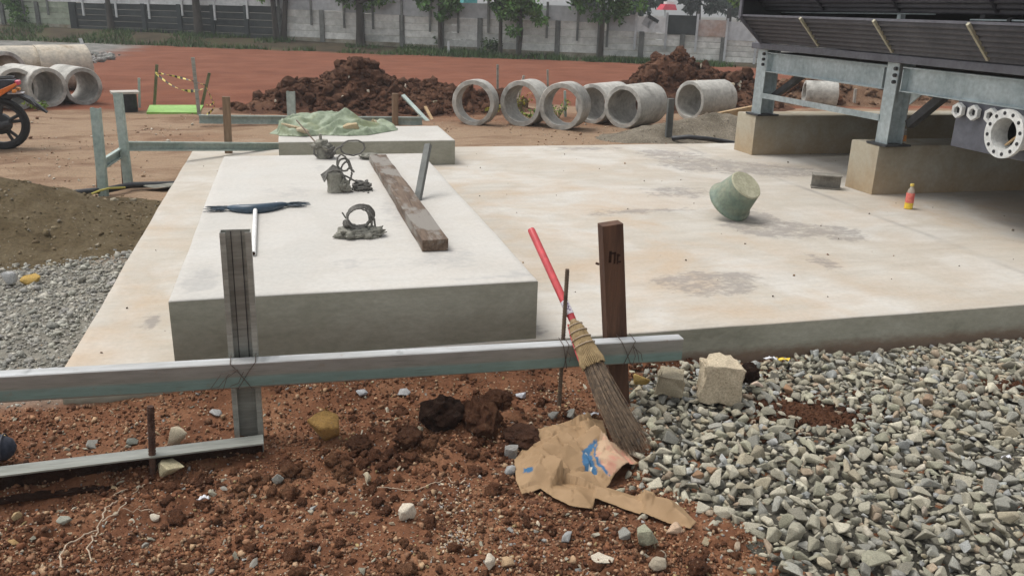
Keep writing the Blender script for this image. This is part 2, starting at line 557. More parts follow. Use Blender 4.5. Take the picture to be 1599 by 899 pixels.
class MB:
    def __init__(self):
        self.v, self.f, self.m = [], [], []

    def add(self, vs, fs, m=0):
        o = len(self.v)
        self.v += [Vector(p) for p in vs]
        self.f += [[i + o for i in q] for q in fs]
        self.m += [m] * len(fs)
        return self

    def box(self, c, s, M=None, m=0):
        hx, hy, hz = s[0] / 2, s[1] / 2, s[2] / 2
        vs = [Vector((x, y, z)) for z in (-hz, hz) for y in (-hy, hy) for x in (-hx, hx)]
        if M is not None:
            vs = [M @ p for p in vs]
        c = Vector(c)
        return self.add([p + c for p in vs], [(0, 2, 3, 1), (4, 5, 7, 6), (0, 1, 5, 4), (2, 6, 7, 3), (0, 4, 6, 2), (1, 3, 7, 5)], m)

    def prism(self, poly, p0, p1, xdir=(1, 0, 0), m=0, cap=True):
        p0, p1 = Vector(p0), Vector(p1)
        z = (p1 - p0).normalized()
        x = Vector(xdir)
        x = (x - z * x.dot(z)).normalized()
        y = z.cross(x)
        n = len(poly)
        vs = [p0 + x * a + y * b for a, b in poly] + [p1 + x * a + y * b for a, b in poly]
        fs = [(i, (i + 1) % n, n + (i + 1) % n, n + i) for i in range(n)]
        if cap:
            fs += [tuple(range(n - 1, -1, -1)), tuple(range(n, 2 * n))]
        return self.add(vs, fs, m)

    def bar(self, p0, p1, w, d, xdir=(1, 0, 0), m=0):
        return self.prism([(-w / 2, -d / 2), (w / 2, -d / 2), (w / 2, d / 2), (-w / 2, d / 2)], p0, p1, xdir, m)

    def tube(self, pts, r, n=8, m=0, cap=True):
        pts = [Vector(p) for p in pts]
        rs = r if isinstance(r, (list, tuple)) else [r] * len(pts)
        t0 = (pts[1] - pts[0]).normalized()
        up = Vector((0, 0, 1)) if abs(t0.z) < .9 else Vector((1, 0, 0))
        x = (up - t0 * up.dot(t0)).normalized()
        vs, fs = [], []
        for i, p in enumerate(pts):
            t = (pts[min(i + 1, len(pts) - 1)] - pts[max(i - 1, 0)])
            t = t.normalized() if t.length > 1e-9 else t0
            x = (x - t * x.dot(t))
            x = x.normalized() if x.length > 1e-6 else t.orthogonal().normalized()
            y = t.cross(x)
            for k in range(n):
                a = 2 * math.pi * k / n
                vs.append(p + (x * math.cos(a) + y * math.sin(a)) * rs[i])
        for i in range(len(pts) - 1):
            for k in range(n):
                k2 = (k + 1) % n
                fs.append((i * n + k, i * n + k2, (i + 1) * n + k2, (i + 1) * n + k))
        if cap:
            fs += [tuple(range(n - 1, -1, -1)), tuple(range((len(pts) - 1) * n, len(pts) * n))]
        return self.add(vs, fs, m)

    def lathe(self, prof, n=24, M=None, m=0, closed=False):
        vs, fs = [], []
        k = len(prof)
        for r, z in prof:
            for i in range(n):
                a = 2 * math.pi * i / n
                p = Vector((r * math.cos(a), r * math.sin(a), z))
                vs.append(M @ p if M is not None else p)
        for j in range(k if closed else k - 1):
            j2 = (j + 1) % k
            for i in range(n):
                i2 = (i + 1) % n
                fs.append((j * n + i, j * n + i2, j2 * n + i2, j2 * n + i))
        if not closed:
            if prof[0][0] > 1e-6:
                fs.append(tuple(range(n - 1, -1, -1)))
            if prof[-1][0] > 1e-6:
                fs.append(tuple(range((k - 1) * n, k * n)))
        return self.add(vs, fs, m)

    def build(self, name, mats, parent=None, loc=None, smooth=False, bevel=0, kind=None, solid=0, angle=40):
        if isinstance(mats, str):
            mats = [mats]
        org = ORG.get(parent.name, Vector()) if parent is not None else Vector(loc if loc is not None else (0, 0, 0))
        me = bpy.data.meshes.new(name)
        me.from_pydata([tuple(p - org) for p in self.v], [], self.f)
        for q in mats:
            me.materials.append(MATS[q])
        if len(mats) > 1:
            me.polygons.foreach_set('material_index', self.m)
        bm = bmesh.new()
        bm.from_mesh(me)
        bmesh.ops.recalc_face_normals(bm, faces=bm.faces)
        bm.to_mesh(me)
        bm.free()
        if smooth:
            me.shade_smooth()
            if angle:
                me.set_sharp_from_angle(angle=math.radians(angle))
        o = bpy.data.objects.new(name, me)
        COL.objects.link(o)
        if parent is not None:
            o.parent = parent
        else:
            o.location = org
        ORG[o.name] = org
        if bevel:
            b = o.modifiers.new('bevel', 'BEVEL')
            b.width = bevel
            b.segments = 2
            b.limit_method = 'ANGLE'
        if solid:
            s = o.modifiers.new('solid', 'SOLIDIFY')
            s.thickness = solid
        if kind:
            o['kind'] = kind
        return o


def tag(o, label, cat, group=None):
    o['label'] = label
    o['category'] = cat
    if group:
        o['group'] = group
    return o


def thing(name, label, cat, loc=(0, 0, 0), group=None):
    o = bpy.data.objects.new(name, None)
    COL.objects.link(o)
    o.location = loc
    o.empty_display_size = .05
    ORG[o.name] = Vector(loc)
    return tag(o, label, cat, group)


def np_mesh(name, V, T, mat, attrs=None, parent=None, kind=None, smooth=False, loc=None, cols=None):
    """big mesh from numpy: V (n,3), T (m,3|4) index array"""
    org = np.array(ORG.get(parent.name, Vector()) if parent is not None else (loc if loc is not None else (0, 0, 0)), float)
    V = np.asarray(V, np.float32) - org.astype(np.float32)
    T = np.asarray(T, np.int32)
    k = T.shape[1]
    me = bpy.data.meshes.new(name)
    me.vertices.add(len(V))
    me.vertices.foreach_set('co', V.ravel())
    me.loops.add(T.size)
    me.loops.foreach_set('vertex_index', T.ravel())
    me.polygons.add(len(T))
    me.polygons.foreach_set('loop_start', np.arange(0, T.size, k, dtype=np.int32))
    me.polygons.foreach_set('loop_total', np.full(len(T), k, np.int32))
    me.update(calc_edges=True)
    me.validate()
    for q in ([mat] if isinstance(mat, str) else mat):
        me.materials.append(MATS[q])
    for nme, arr in (attrs or {}).items():
        a = me.attributes.new(nme, 'FLOAT', 'POINT')
        a.data.foreach_set('value', np.asarray(arr, np.float32).ravel())
    for nme, arr in (cols or {}).items():
        a = me.attributes.new(nme, 'FLOAT_COLOR', 'POINT')
        a.data.foreach_set('color', np.asarray(arr, np.float32).ravel())
    if smooth:
        me.shade_smooth()
    o = bpy.data.objects.new(name, me)
    COL.objects.link(o)
    if parent is not None:
        o.parent = parent
    else:
        o.location = tuple(org)
    ORG[o.name] = Vector(org)
    if kind:
        o['kind'] = kind
    return o


def grid_faces(nr, nc):
    i = np.arange(nr - 1)[:, None] * nc + np.arange(nc - 1)[None, :]
    return np.stack([i, i + 1, i + nc + 1, i + nc], -1).reshape(-1, 4)


# ------------------------------------------------------------------ rock and clod prototypes
def rock_mesh(name, seed, npts=15, flat=(1, .8, .58), bev=.05, mat='stone', sub=0, rough=.0, block=False):
    r = random.Random(seed)
    bm = bmesh.new()
    if block:
        npts = 0
        for a in (-1, 1):
            for b in (-1, 1):
                for c in (-1, 1):
                    for _ in range(2):
                        bm.verts.new((a * r.uniform(.22, .5) * flat[0], b * r.uniform(.22, .5) * flat[1], c * r.uniform(.30, .5) * flat[2]))
    for _ in range(npts):
        d = Vector((r.gauss(0, 1), r.gauss(0, 1), r.gauss(0, 1))).normalized() * r.uniform(.8, 1.0) * .5
        bm.verts.new((d.x * flat[0], d.y * flat[1], d.z * flat[2]))
    res = bmesh.ops.convex_hull(bm, input=bm.verts)
    bmesh.ops.delete(bm, geom=[g for g in res['geom_interior'] if isinstance(g, bmesh.types.BMVert)], context='VERTS')
    bmesh.ops.dissolve_limit(bm, angle_limit=math.radians(14), verts=bm.verts, edges=bm.edges)
    if bev:
        bmesh.ops.bevel(bm, geom=bm.edges[:], offset=bev, segments=1, affect='EDGES', profile=.5)
    bmesh.ops.triangulate(bm, faces=bm.faces)
    if sub:
        bmesh.ops.subdivide_edges(bm, edges=bm.edges, cuts=sub, use_grid_fill=True)
        bmesh.ops.triangulate(bm, faces=bm.faces)
        for v in bm.verts:
            nz = mnoise.noise(v.co * 5 + Vector((seed, 0, 0))) * .6 + mnoise.noise(v.co * 13 + Vector((0, seed, 0))) * .4
            v.co += v.co.normalized() * nz * rough
    me = bpy.data.meshes.new(name)
    bm.to_mesh(me)
    bm.free()
    me.materials.append(MATS[mat])
    if sub:
        me.shade_smooth()
        me.set_sharp_from_angle(angle=math.radians(35))
    return me


def clod_mesh(name, seed, sub=2, amp=.42, mat='red_soil'):
    bm = bmesh.new()
    bmesh.ops.create_icosphere(bm, subdivisions=sub, radius=.5)
    o = Vector((seed * 3.7, seed * 1.3, 0))
    for v in bm.verts:
        n = mnoise.noise(v.co * 2.6 + o) + .75 * mnoise.noise(v.co * 6 + o) + .5 * mnoise.noise(v.co * 14 + o)
        v.co *= 1 + amp * n
        v.co.z *= .78
    me = bpy.data.meshes.new(name)
    bm.to_mesh(me)
    bm.free()
    me.materials.append(MATS[mat])
    return me


ROCKS = [rock_mesh('stone', 100 + i, random.Random(i).choice((8, 9, 10, 12)), (1, random.Random(i + 50).uniform(.55, .95), random.Random(i + 90).uniform(.36, .74)), .03) for i in range(24)]
ROCKS_LO = [rock_mesh('pebble', 200 + i, 10, (1, .8, .6), 0) for i in range(8)]
CLODS = [clod_mesh('clod', i, 3, .5) for i in range(6)]
CLODS_LO = [clod_mesh('crumb', 20 + i, 1, .75) for i in range(6)] + [rock_mesh('crumb', 230 + i, 9, (1, .8, .7), 0, 'red_soil') for i in range(6)]


def mesh_arrays(me):
    v = np.empty(len(me.vertices) * 3, np.float32)
    me.vertices.foreach_get('co', v)
    me.calc_loop_triangles()
    t = np.empty(len(me.loop_triangles) * 3, np.int32)
    me.loop_triangles.foreach_get('vertices', t)
    return v.reshape(-1, 3), t.reshape(-1, 3)


def rand_rot(n, tilt=1.0):
    """random rotation matrices; tilt<1 keeps the flat side mostly down"""
    a = rng.uniform(0, 2 * np.pi, n)
    b = rng.normal(0, .45 * tilt, n)
    c = rng.normal(0, .45 * tilt, n)
    ca, sa, cb, sb, cc, s_c = np.cos(a), np.sin(a), np.cos(b), np.sin(b), np.cos(c), np.sin(c)
    z = np.zeros(n)
    o = np.ones(n)
    Rz = np.stack([ca, -sa, z, sa, ca, z, z, z, o], -1).reshape(n, 3, 3)
    Rx = np.stack([o, z, z, z, cb, -sb, z, sb, cb], -1).reshape(n, 3, 3)
    Ry = np.stack([cc, z, s_c, z, o, z, -s_c, z, cc], -1).reshape(n, 3, 3)
    return Rx @ Ry @ Rz


def merge_scatter(name, protos, P, S, mat, parent=None, tint=None, tilt=1.0, kind='stuff', smooth=False):
    """one mesh of many small pieces"""
    P, S = np.asarray(P, float), np.asarray(S, float)
    n = len(P)
    R = rand_rot(n, tilt)
    which = rng.integers(0, len(protos), n)
    VV, TT, CC, off = [], [], [], 0
    for k, me in enumerate(protos):
        v, t = mesh_arrays(me)
        idx = np.nonzero(which == k)[0]
        if not len(idx):
            continue
        vv = np.einsum('nij,vj->nvi', R[idx], v) * S[idx][:, None, None] + P[idx][:, None, :]
        tt = t[None] + (np.arange(len(idx)) * len(v))[:, None, None] + off
        VV.append(vv.reshape(-1, 3))
        TT.append(tt.reshape(-1, 3))
        if tint is not None:
            CC.append(np.repeat(np.c_[tint[idx], np.ones(len(idx))], len(v), 0))
        off += len(idx) * len(v)
    cols = {'tint': np.concatenate(CC)} if tint is not None else None
    return np_mesh(name, np.concatenate(VV), np.concatenate(TT), mat, parent=parent, kind=kind, cols=cols, smooth=smooth)


GREYS = [(.355, .33, .25), (.285, .266, .203), (.42, .388, .302), (.32, .30, .232), (.445, .41, .318), (.24, .224, .176), (.30, .292, .252), (.37, .325, .235), (.345, .33, .245), (.28, .272, .232), (.325, .328, .308), (.33, .26, .185)]
CREAMS = [(.44, .36, .25), (.50, .42, .31), (.36, .29, .19), (.30, .28, .24), (.40, .30, .18), (.33, .33, .31)]


def tints(n, pal):
    p = np.array(pal)
    c = p[rng.integers(0, len(p), n)]
    return np.clip(c * rng.uniform(.80, 1.15, (n, 1)) * rng.uniform(.985, 1.015, (n, 3)), 0, 1)


# ------------------------------------------------------------------ key dimensions (metres, slab top is z = 0)
SX0, SY0, SY1, SH = -0.985, 3.558, 9.25, 0.15
PX0, PX1, PY0, PY1, PZ = -0.528, 1.09, 3.575, 7.13, 0.293
RX0, RX1, RY0, RY1, RZ = -0.104, 1.575, 8.165, 9.185, 0.243


def wall_y(x):
    return 35.0 - .545 * (x + 1)


def field_y(x):
    return 31.5 - .43 * (x + 1)


# height of the bank at the wall foot, rising towards the left
BANK_X = (-30, -14, -4, 3, 6, 9, 14, 30)
BANK_Z = (.46, .42, .30, .17, .09, .03, 0, 0)


def slab_mask(x, y):
    return (x > SX0 + .02) & (x < 11.6) & (y > SY0 + .02) & (y < SY1 - .02)


GRAVEL_PX = [(988, 580), (1060, 556), (1250, 548), (1599, 545), (1760, 540), (1900, 899), (1215, 930), (1195, 880), (1150, 815), (1085, 790), (1010, 750), (985, 715), (1005, 690), (985, 640), (975, 600)]
GRAVEL_POLY = [G(a, b, -.12)[:2] for a, b in GRAVEL_PX]
for i_ in (2, 3):
    GRAVEL_POLY[i_] = Vector((GRAVEL_POLY[i_][0], 3.56))
GRAVEL_POLY[4] = Vector((4.3, 3.56))
GRAVEL_POLY[5] = Vector((3.9, 1.5))


def poly_dist(x, y, poly):
    """signed distance, positive inside"""
    d = np.full(np.shape(x), 9.0)
    n = len(poly)
    for i in range(n):
        ax, ay = poly[i][0], poly[i][1]
        bx, by = poly[(i + 1) % n][0], poly[(i + 1) % n][1]
        ex, ey = bx - ax, by - ay
        t = np.clip(((x - ax) * ex + (y - ay) * ey) / (ex * ex + ey * ey + 1e-12), 0, 1)
        d = np.minimum(d, np.hypot(x - ax - t * ex, y - ay - t * ey))
    return np.where(in_poly(x, y, poly), d, -d)


def gravel_h(x, y):
    d = poly_dist(x, y, GRAVEL_POLY)
    return sstep(-.02, .35, d) * (.035 - .012 * sstep(2.6, 3.5, y))


def zones(x, y):
    nz = fbm(x, y, 1.1, 4, 3)
    n2 = fbm(x, y, .35, 3, 5)
    left_g = sstep(3.50, 3.72, y + .12 * n2) * sstep(-.6, -.9, x) * sstep(6.2, 5.8, y)
    tan = sstep(5.7, 6.1, y + .2 * nz)
    tan = tan * (1 - np.clip(.9 * gauss(x, y, 1.3, 13.4, 2.4, .75) + .75 * gauss(x, y, 4.2, 12.5, 2.0, .7) + .6 * gauss(x, y, -.3, 8.6, .5, .5) + .5 * gauss(x, y, -1.2, 11.2, .7, .35), 0, 1) * sstep(-.5, .3, nz + .35))
    fb = 13.75 - .10 * x + .35 * nz + 1.2 * sstep(1.5, 3, x)
    field = sstep(fb - .15, fb + .25, y)
    verge = sstep(-.25, .35, y - field_y(x) + .6 * nz)
    grey = sstep(-4.4, -5.6, x + .5 * nz) * sstep(22.5, 23.5, y)
    return left_g, tan, field, verge, grey


def clodfield(x, y, sc, s, keep):
    F, h = worley(x + sc * .55 * fbm(x, y, sc * .6, 3, s), y + sc * .55 * fbm(x, y, sc * .6, 3, s + 1), sc, s)
    return np.clip(1 - (F / .62) ** 2, 0, 1) ** .6 * sc * .42 * (.35 + .65 * h) * (h < keep)


def terr(x, y, fine=True):
    x, y = np.asarray(x, float), np.asarray(y, float)
    z = -0.15 + .012 * fbm(x, y, 1.4, 3, 1) * sstep(200, 20, y)
    near = sstep(3.75, 3.55, y) * sstep(-3, 0, y)
    # soil thrown up against the board, low bank along the slab
    z = z + near * (-.05 * gauss(x, y, -.8, 2.84, .45, .09, .09) + .012 * gauss(x, y, -.25, 2.74, .4, .10, .12) + .030 * gauss(x, y, .55, 2.98, .5, .18) + .035 * gauss(x, y, -.2, 3.5, .8, .16)
                    + .05 * gauss(x, y, .7, 3.5, .75, .2) - .03 * gauss(x, y, -1.0, 2.83, .3, .07))
    z = z + np.interp(x, BANK_X, BANK_Z) * sstep(.2, 3.0, y - field_y(x))
    z = z - near * .062 * sstep(1.25, 2.5, x)
    z = z + near * .022 * fbm(x, y, .32, 4, 8)
    z = z + np.where(slab_mask(x, y), -.05, 0)
    z = z + gravel_h(x, y) * .7
    if fine:
        belt = np.clip(gauss(x, y, -.35, 2.72, .75, .14, .1) + gauss(x, y, .55, 3.0, .5, .25) + .75 * gauss(x, y, -.85, 2.35, .45, .22) + .8 * gauss(x, y, 1.0, 2.1, .4, .25) + .35 * fbm(x, y, .4, 2, 31), .10, 1)
        notg = 1 - sstep(0, .1, poly_dist(x, y, GRAVEL_POLY)) * .8
        z = z + near * notg * (belt * (clodfield(x, y, .085, 40, .55) + clodfield(x, y, .045, 50, .8)) + clodfield(x, y, .022, 60, .7) * .8)
        z = z + near * .012 * fbm(x, y, .045, 3, 70)
        z = z + sstep(3.5, 3.8, y) * sstep(9, 6, y) * .012 * fbm(x, y, .07, 3, 71)
        lg = zones(x, y)[0]
        z = z + lg * clodfield(x, y, .05, 80, .8) * .55
        z = z + sstep(5.5, 7, y) * sstep(40, 25, y) * (.030 * fbm(x, y, .5, 5, 90) + .02 * fbm(x * .25, y, .35, 3, 95) * sstep(14.5, 13, y))
    return z


def gz(x, y):
    return float(terr(np.array([x]), np.array([y]))[0])


def ground_mat():
    m, nt, b = nt_mat('ground')
    v = coords(nt, rand=False)
    f = tnoise(nt, v, 5, 6, .65)
    f2 = tnoise(nt, v, 70, 5, .7)
    f3 = tnoise(nt, v, 1.1, 5, .6)
    near = ramp(nt, f, [(.28, (.080, .034, .018)), (.5, (.165, .073, .038)), (.72, (.25, .128, .07))])
    gv = ramp(nt, f, [(.3, (.13, .12, .10)), (.55, (.23, .215, .18)), (.75, (.31, .29, .24))])
    vst = coords(nt, (.7, 1.5, 1), rand=False)
    st = tnoise(nt, vst, 1.3, 8, .68, .5)
    tan = ramp(nt, st, [(.30, (.13, .075, .048)), (.42, (.215, .138, .088)), (.52, (.29, .205, .135)), (.60, (.25, .165, .105)), (.72, (.37, .30, .22))])
    fld = ramp(nt, f3, [(.3, (.148, .052, .028)), (.5, (.178, .064, .035)), (.72, (.21, .083, .048))])
    fst = tnoise(nt, coords(nt, (.12, 1.3, 1), rand=False), 2.5, 5, .65)
    fld = mixc(nt, .5, fld, ramp(nt, fst, [(.35, .78), (.65, 1.18)]), 'MULTIPLY')
    vg = ramp(nt, f3, [(.3, (.03, .026, .015)), (.5, (.062, .046, .028)), (.72, (.06, .066, .026))])
    gr = ramp(nt, tnoise(nt, v, 3, 5, .7), [(.35, (.10, .10, .09)), (.65, (.26, .25, .23))])
    c = near
    for a, col in (('a_gravel', gv), ('a_tan', tan), ('a_field', fld), ('a_grey', gr), ('a_verge', vg)):
        c = mixc(nt, attr(nt, a).outputs['Fac'], c, col)
    c = mixc(nt, .7, c, ramp(nt, f2, [(.28, .5), (.5, .98), (.75, 1.45)]), 'MULTIPLY')
    vo = N(nt, 'ShaderNodeTexVoronoi', Scale=80.0)
    nt.links.new(v, vo.inputs['Vector'])
    sep = N(nt, 'ShaderNodeSeparateColor')
    nt.links.new(vo.outputs['Color'], sep.inputs[0])
    isp = math_n(nt, 'LESS_THAN', sep.outputs[0], .05)
    nr = math_n(nt, 'LESS_THAN', math_n(nt, 'ADD', vo.outputs['Distance'], math_n(nt, 'MULTIPLY', f2, .5)), .56)
    pc = ramp(nt, sep.outputs[1], [(.1, (.22, .12, .07)), (.4, (.40, .30, .19)), (.7, (.26, .24, .2)), (.9, (.42, .34, .25))])
    k = math_n(nt, 'MULTIPLY', math_n(nt, 'MULTIPLY', isp, nr), math_n(nt, 'SUBTRACT', 1.0, attr(nt, 'a_field').outputs['Fac']))
    c = mixc(nt, k, c, pc)
    nt.links.new(c, b.inputs['Base Color'])
    b.inputs['Roughness'].default_value = .95
    b.inputs['Specular IOR Level'].default_value = .15
    bump(nt, b, math_n(nt, 'ADD', f2, math_n(nt, 'MULTIPLY', tnoise(nt, v, 180, 3, .6), .8)), .7, .006)


ground_mat()


def build_ground():
    ys = [-40, -15, -6, -2, -.5, .4, 1.0, 1.3]
    y = 1.5
    while y < 60:
        ys.append(y)
        y += .0088 if y < 3.62 else max(.012, .0105 * (y - 2.2))
    ys += [66, 75, 90, 120, 180, 300]
    Y = np.array(ys)
    u = np.concatenate([[-9, -5, -2.6, -1.8, -1.35], np.linspace(-1.1, 1.1, 470), [1.35, 1.8, 2.6, 5, 9]])
    yy = np.repeat(Y[:, None], len(u), 1)
    ya = np.maximum(yy, 1.5)
    xx = .27 * ya + u[None, :] * (.72 * ya + .55)
    z = terr(xx.ravel(), yy.ravel())
    lg, tn, fl, vg, gy = zones(xx.ravel(), yy.ravel())
    V = np.stack([xx.ravel(), yy.ravel(), z], -1)
    o = np_mesh('ground', V, grid_faces(len(Y), len(u)), 'ground', {'a_gravel': lg, 'a_tan': tn, 'a_field': fl, 'a_verge': vg, 'a_grey': gy}, kind='structure', smooth=True)
    return o


ground = build_ground()


def build_haze():
    m = bpy.data.materials.new('haze')
    m.use_nodes = True
    nt = m.node_tree
    nt.nodes.clear()
    v = nt.nodes.new('ShaderNodeVolumePrincipled')
    v.inputs['Color'].default_value = (.92, .94, .95, 1)
    v.inputs['Density'].default_value = .0020
    o = nt.nodes.new('ShaderNodeOutputMaterial')
    nt.links.new(v.outputs[0], o.inputs['Volume'])
    MATS['haze'] = m
    bm = bmesh.new()
    bmesh.ops.create_cube(bm, size=1)
    me = bpy.data.meshes.new('haze')
    bm.to_mesh(me)
    bm.free()
    me.materials.append(m)
    h = bpy.data.objects.new('haze', me)
    COL.objects.link(h)
    h.scale = (4200, 380, 16)
    h.location = (50, 135, 5.5)
    h['kind'] = 'stuff'
    h.display_type = 'WIRE'


build_haze()

# ------------------------------------------------------------------ concrete slab, plinths, piers
def concrete_block(name, x0, x1, y0, y1, z0, z1, top, side, step=.04, attrs=None, edge=.008, wob=.009, loc=None, parent=None, seed=0):
    """block with a rounded top edge and a fine top grid carrying stain masks"""
    nx, ny = max(3, int((x1 - x0) / step)), max(3, int((y1 - y0) / step))
    xs, ys = np.linspace(x0, x1, nx + 1), np.linspace(y0, y1, ny + 1)
    xs = np.concatenate([[x0, x0 + edge * .4], [x0 + edge], xs[1:-1], [x1 - edge], [x1 - edge * .4, x1]])
    ys = np.concatenate([[y0, y0 + edge * .4], [y0 + edge], ys[1:-1], [y1 - edge], [y1 - edge * .4, y1]])
    X, Y = np.meshgrid(xs, ys)
    d = np.minimum(np.minimum(X - x0, x1 - X), np.minimum(Y - y0, y1 - Y))
    Z = np.full(X.shape, z1) - edge * .8 * (1 - np.clip(d / edge, 0, 1)) ** 2 + .0025 * fbm(X, Y, .5, 3, seed) * np.clip(d / .1, 0, 1)
    # edges are trowelled, not ruler-straight
    kx = np.where(d < edge * 1.1, 1.0, 0)
    WX = wob * fbm(Y, X * 0 + seed, .6, 3, seed + 1)
    WY = wob * fbm(X, Y * 0 + seed, .6, 3, seed + 2)
    X2 = X + np.where((X < x0 + edge * 1.1) | (X > x1 - edge * 1.1), WX, 0)
    Y2 = Y + np.where((Y < y0 + edge * 1.1) | (Y > y1 - edge * 1.1), WY, 0)
    nr, nc = X.shape
    V = np.stack([X2.ravel(), Y2.ravel(), Z.ravel()], -1)
    F = grid_faces(nr, nc)
    idx = np.arange(nr * nc).reshape(nr, nc)
    ringv = np.concatenate([idx[0, :], idx[1:, -1], idx[-1, -2::-1], idx[-2:0:-1, 0]])
    bot = V[ringv].copy()
    bot[:, 2] = z0
    V2 = np.concatenate([V, bot])
    n0, m = len(V), len(ringv)
    j = np.arange(m)
    S = np.stack([ringv[j], n0 + j, n0 + (j + 1) % m, ringv[(j + 1) % m]], -1)
    A = {}
    for k, fn in (attrs or {}).items():
        A[k] = fn(V2[:, 0], V2[:, 1])
    o = np_mesh(name, V2, np.concatenate([F, S]), [top, side], A, loc=loc, parent=parent)
    mi = np.concatenate([np.zeros(len(F), np.int32), np.ones(len(S), np.int32)])
    o.data.polygons.foreach_set('material_index', mi)
    o.data.shade_smooth()
    o.data.set_sharp_from_angle(angle=math.radians(50))
    return o


def spots(px, z=0):
    P = [(G(a, b, z), rx, ry) for a, b, rx, ry in px]

    def fn(x, y):
        t = 0
        for p, rx, ry in P:
            t = t + gauss(x, y, p.x, p.y, rx, ry)
        return np.clip(t, 0, 1)
    return fn


slab_stain = spots([(1160, 352, .22, .2), (1210, 365, .2, .15), (1175, 335, .22, .25), (1090, 440, .3, .16), (1130, 435, .3, .16), (1120, 455, .2, .1), (1045, 440, .08, .12), (1235, 355, .3, .2), (1320, 370, .25, .18), (1285, 410, .1, .3),
                    (1040, 240, .5, .4), (1090, 255, .5, .3), (1150, 262, .7, .3), (1230, 270, .5, .3), (1300, 360, .25, .12), (905, 232, .5, .2), (840, 515, .06, .12), (235, 505, .05, .25), (1000, 330, .6, .12), (1060, 300, .4, .3)])
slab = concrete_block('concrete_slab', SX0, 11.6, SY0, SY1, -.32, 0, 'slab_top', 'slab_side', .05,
                      {'stain': lambda x, y: np.clip(slab_stain(x, y) + .10, 0, 1),
                       'rust': lambda x, y: np.clip(.35 + .65 * spots([(200, 480, .35, .9), (150, 560, .3, .3), (240, 350, .3, .8), (760, 300, 1.2, 1.5), (900, 420, 1, .8), (1000, 360, .8, 1), (1560, 330, 1.0, .8), (1450, 330, .6, .5), (1250, 470, 1, .3)])(x, y), 0, 1),
                       'joint': lambda x, y: np.exp(-((x - (4.50 + .05 * np.sin(y * 1.1)) - .012 * fbm(x * 0, y, .2, 3, 4)) / .020) ** 2) * (.6 + .5 * fbm(x, y, .3, 2, 9))}, seed=1, loc=(4, 6, 0))
slab['kind'] = 'structure'
n = 150
gx, gy = rng.uniform(SX0 + .1, 6.5, n), rng.uniform(SY0 + .1, SY1 - .3, n)
k_ = ~((gx > PX0 - .05) & (gx < PX1 + .05) & (gy < PY1 + .05))
gx, gy = gx[k_], gy[k_]
merge_scatter('slab_crumbs', CLODS_LO, np.c_[gx, gy, gx * 0 + .004], rng.lognormal(math.log(.008), .5, len(gx)).clip(.004, .022), 'stone_bulk', slab, tints(len(gx), [(.12, .06, .035), (.2, .17, .13), (.09, .07, .05), (.3, .2, .12)]))
plinth = concrete_block('concrete_plinth', PX0, PX1, PY0, PY1, .0015, PZ, 'slab_top', 'slab_side', .04,
                        {'stain': lambda x, y: np.clip(spots([(320, 430, .05, .22), (800, 370, .06, .6), (770, 340, .06, .35), (820, 425, .12, .08), (745, 435, .3, .03), (500, 262, .08, .2), (335, 440, .04, .12), (300, 440, .06, .2), (560, 410, .25, .12), (450, 300, .2, .4), (700, 400, .2, .3), (620, 330, .15, .5)], PZ)(x, y) * .9 + .08, 0, 1),
                         'rust': lambda x, y: x * 0 + .38, 'joint': lambda x, y: x * 0, 'cool': lambda x, y: x * 0 + 1}, seed=5, loc=(.28, 5.3, 0))
tag(plinth, 'large low pale concrete plinth with the dirty plank and rope-tied stubs on top', 'plinth')
plinth2 = concrete_block('concrete_plinth', RX0, RX1, RY0, RY1, .0015, RZ, 'slab_top', 'slab_side', .04,
                         {'stain': lambda x, y: x * 0 + .05, 'rust': lambda x, y: x * 0 + .2, 'joint': lambda x, y: x * 0, 'cool': lambda x, y: x * 0 + 1}, seed=8, loc=(.73, 8.67, 0))
tag(plinth2, 'smaller rear concrete plinth with the green tarpaulin lying on it', 'plinth')

PIER_X0, PIER_Z = 4.985, .435
for (y0, y1, lab) in ((8.40, 8.79, 'long concrete pier wall farthest back under the steel frame'),
                      (6.30, 6.68, 'concrete pier wall nearest the camera with a juice bottle beside its end'),
                      (4.20, 4.58, 'concrete pier wall beyond the right edge, in front of the others')):
    p = concrete_block('concrete_pier', PIER_X0, 11.0, y0, y1, .0015, PIER_Z, 'pier_concrete', 'pier_concrete', .12, None, .01, .006, loc=(PIER_X0, (y0 + y1) / 2, 0), seed=int(y0 * 10))  # lengthened out of view along with the light-blocking tower
    tag(p, lab, 'pier')


# ------------------------------------------------------------------ profiles
def cprof(w, d, t, lip):
    """lipped C, web along x at y=0, opening towards +y, centred on x"""
    h = w / 2
    return [(-h, 0), (h, 0), (h, d), (h - lip, d), (h - lip, d - t), (h - t, d - t), (h - t, t), (-h + t, t), (-h + t, d - t), (-h + lip, d - t), (-h + lip, d), (-h, d)]


def hprof(w, d, tf, tw):
    """H: flanges along x (width w) at y = +-d/2"""
    a, b, c = w / 2, d / 2, tw / 2
    return [(-a, -b), (a, -b), (a, -b + tf), (c, -b + tf), (c, b - tf), (a, b - tf), (a, b), (-a, b), (-a, b - tf), (-c, b - tf), (-c, -b + tf), (-a, -b + tf)]


def lprof(w, t):
    return [(0, 0), (w, 0), (w, t), (t, t), (t, w), (0, w)]


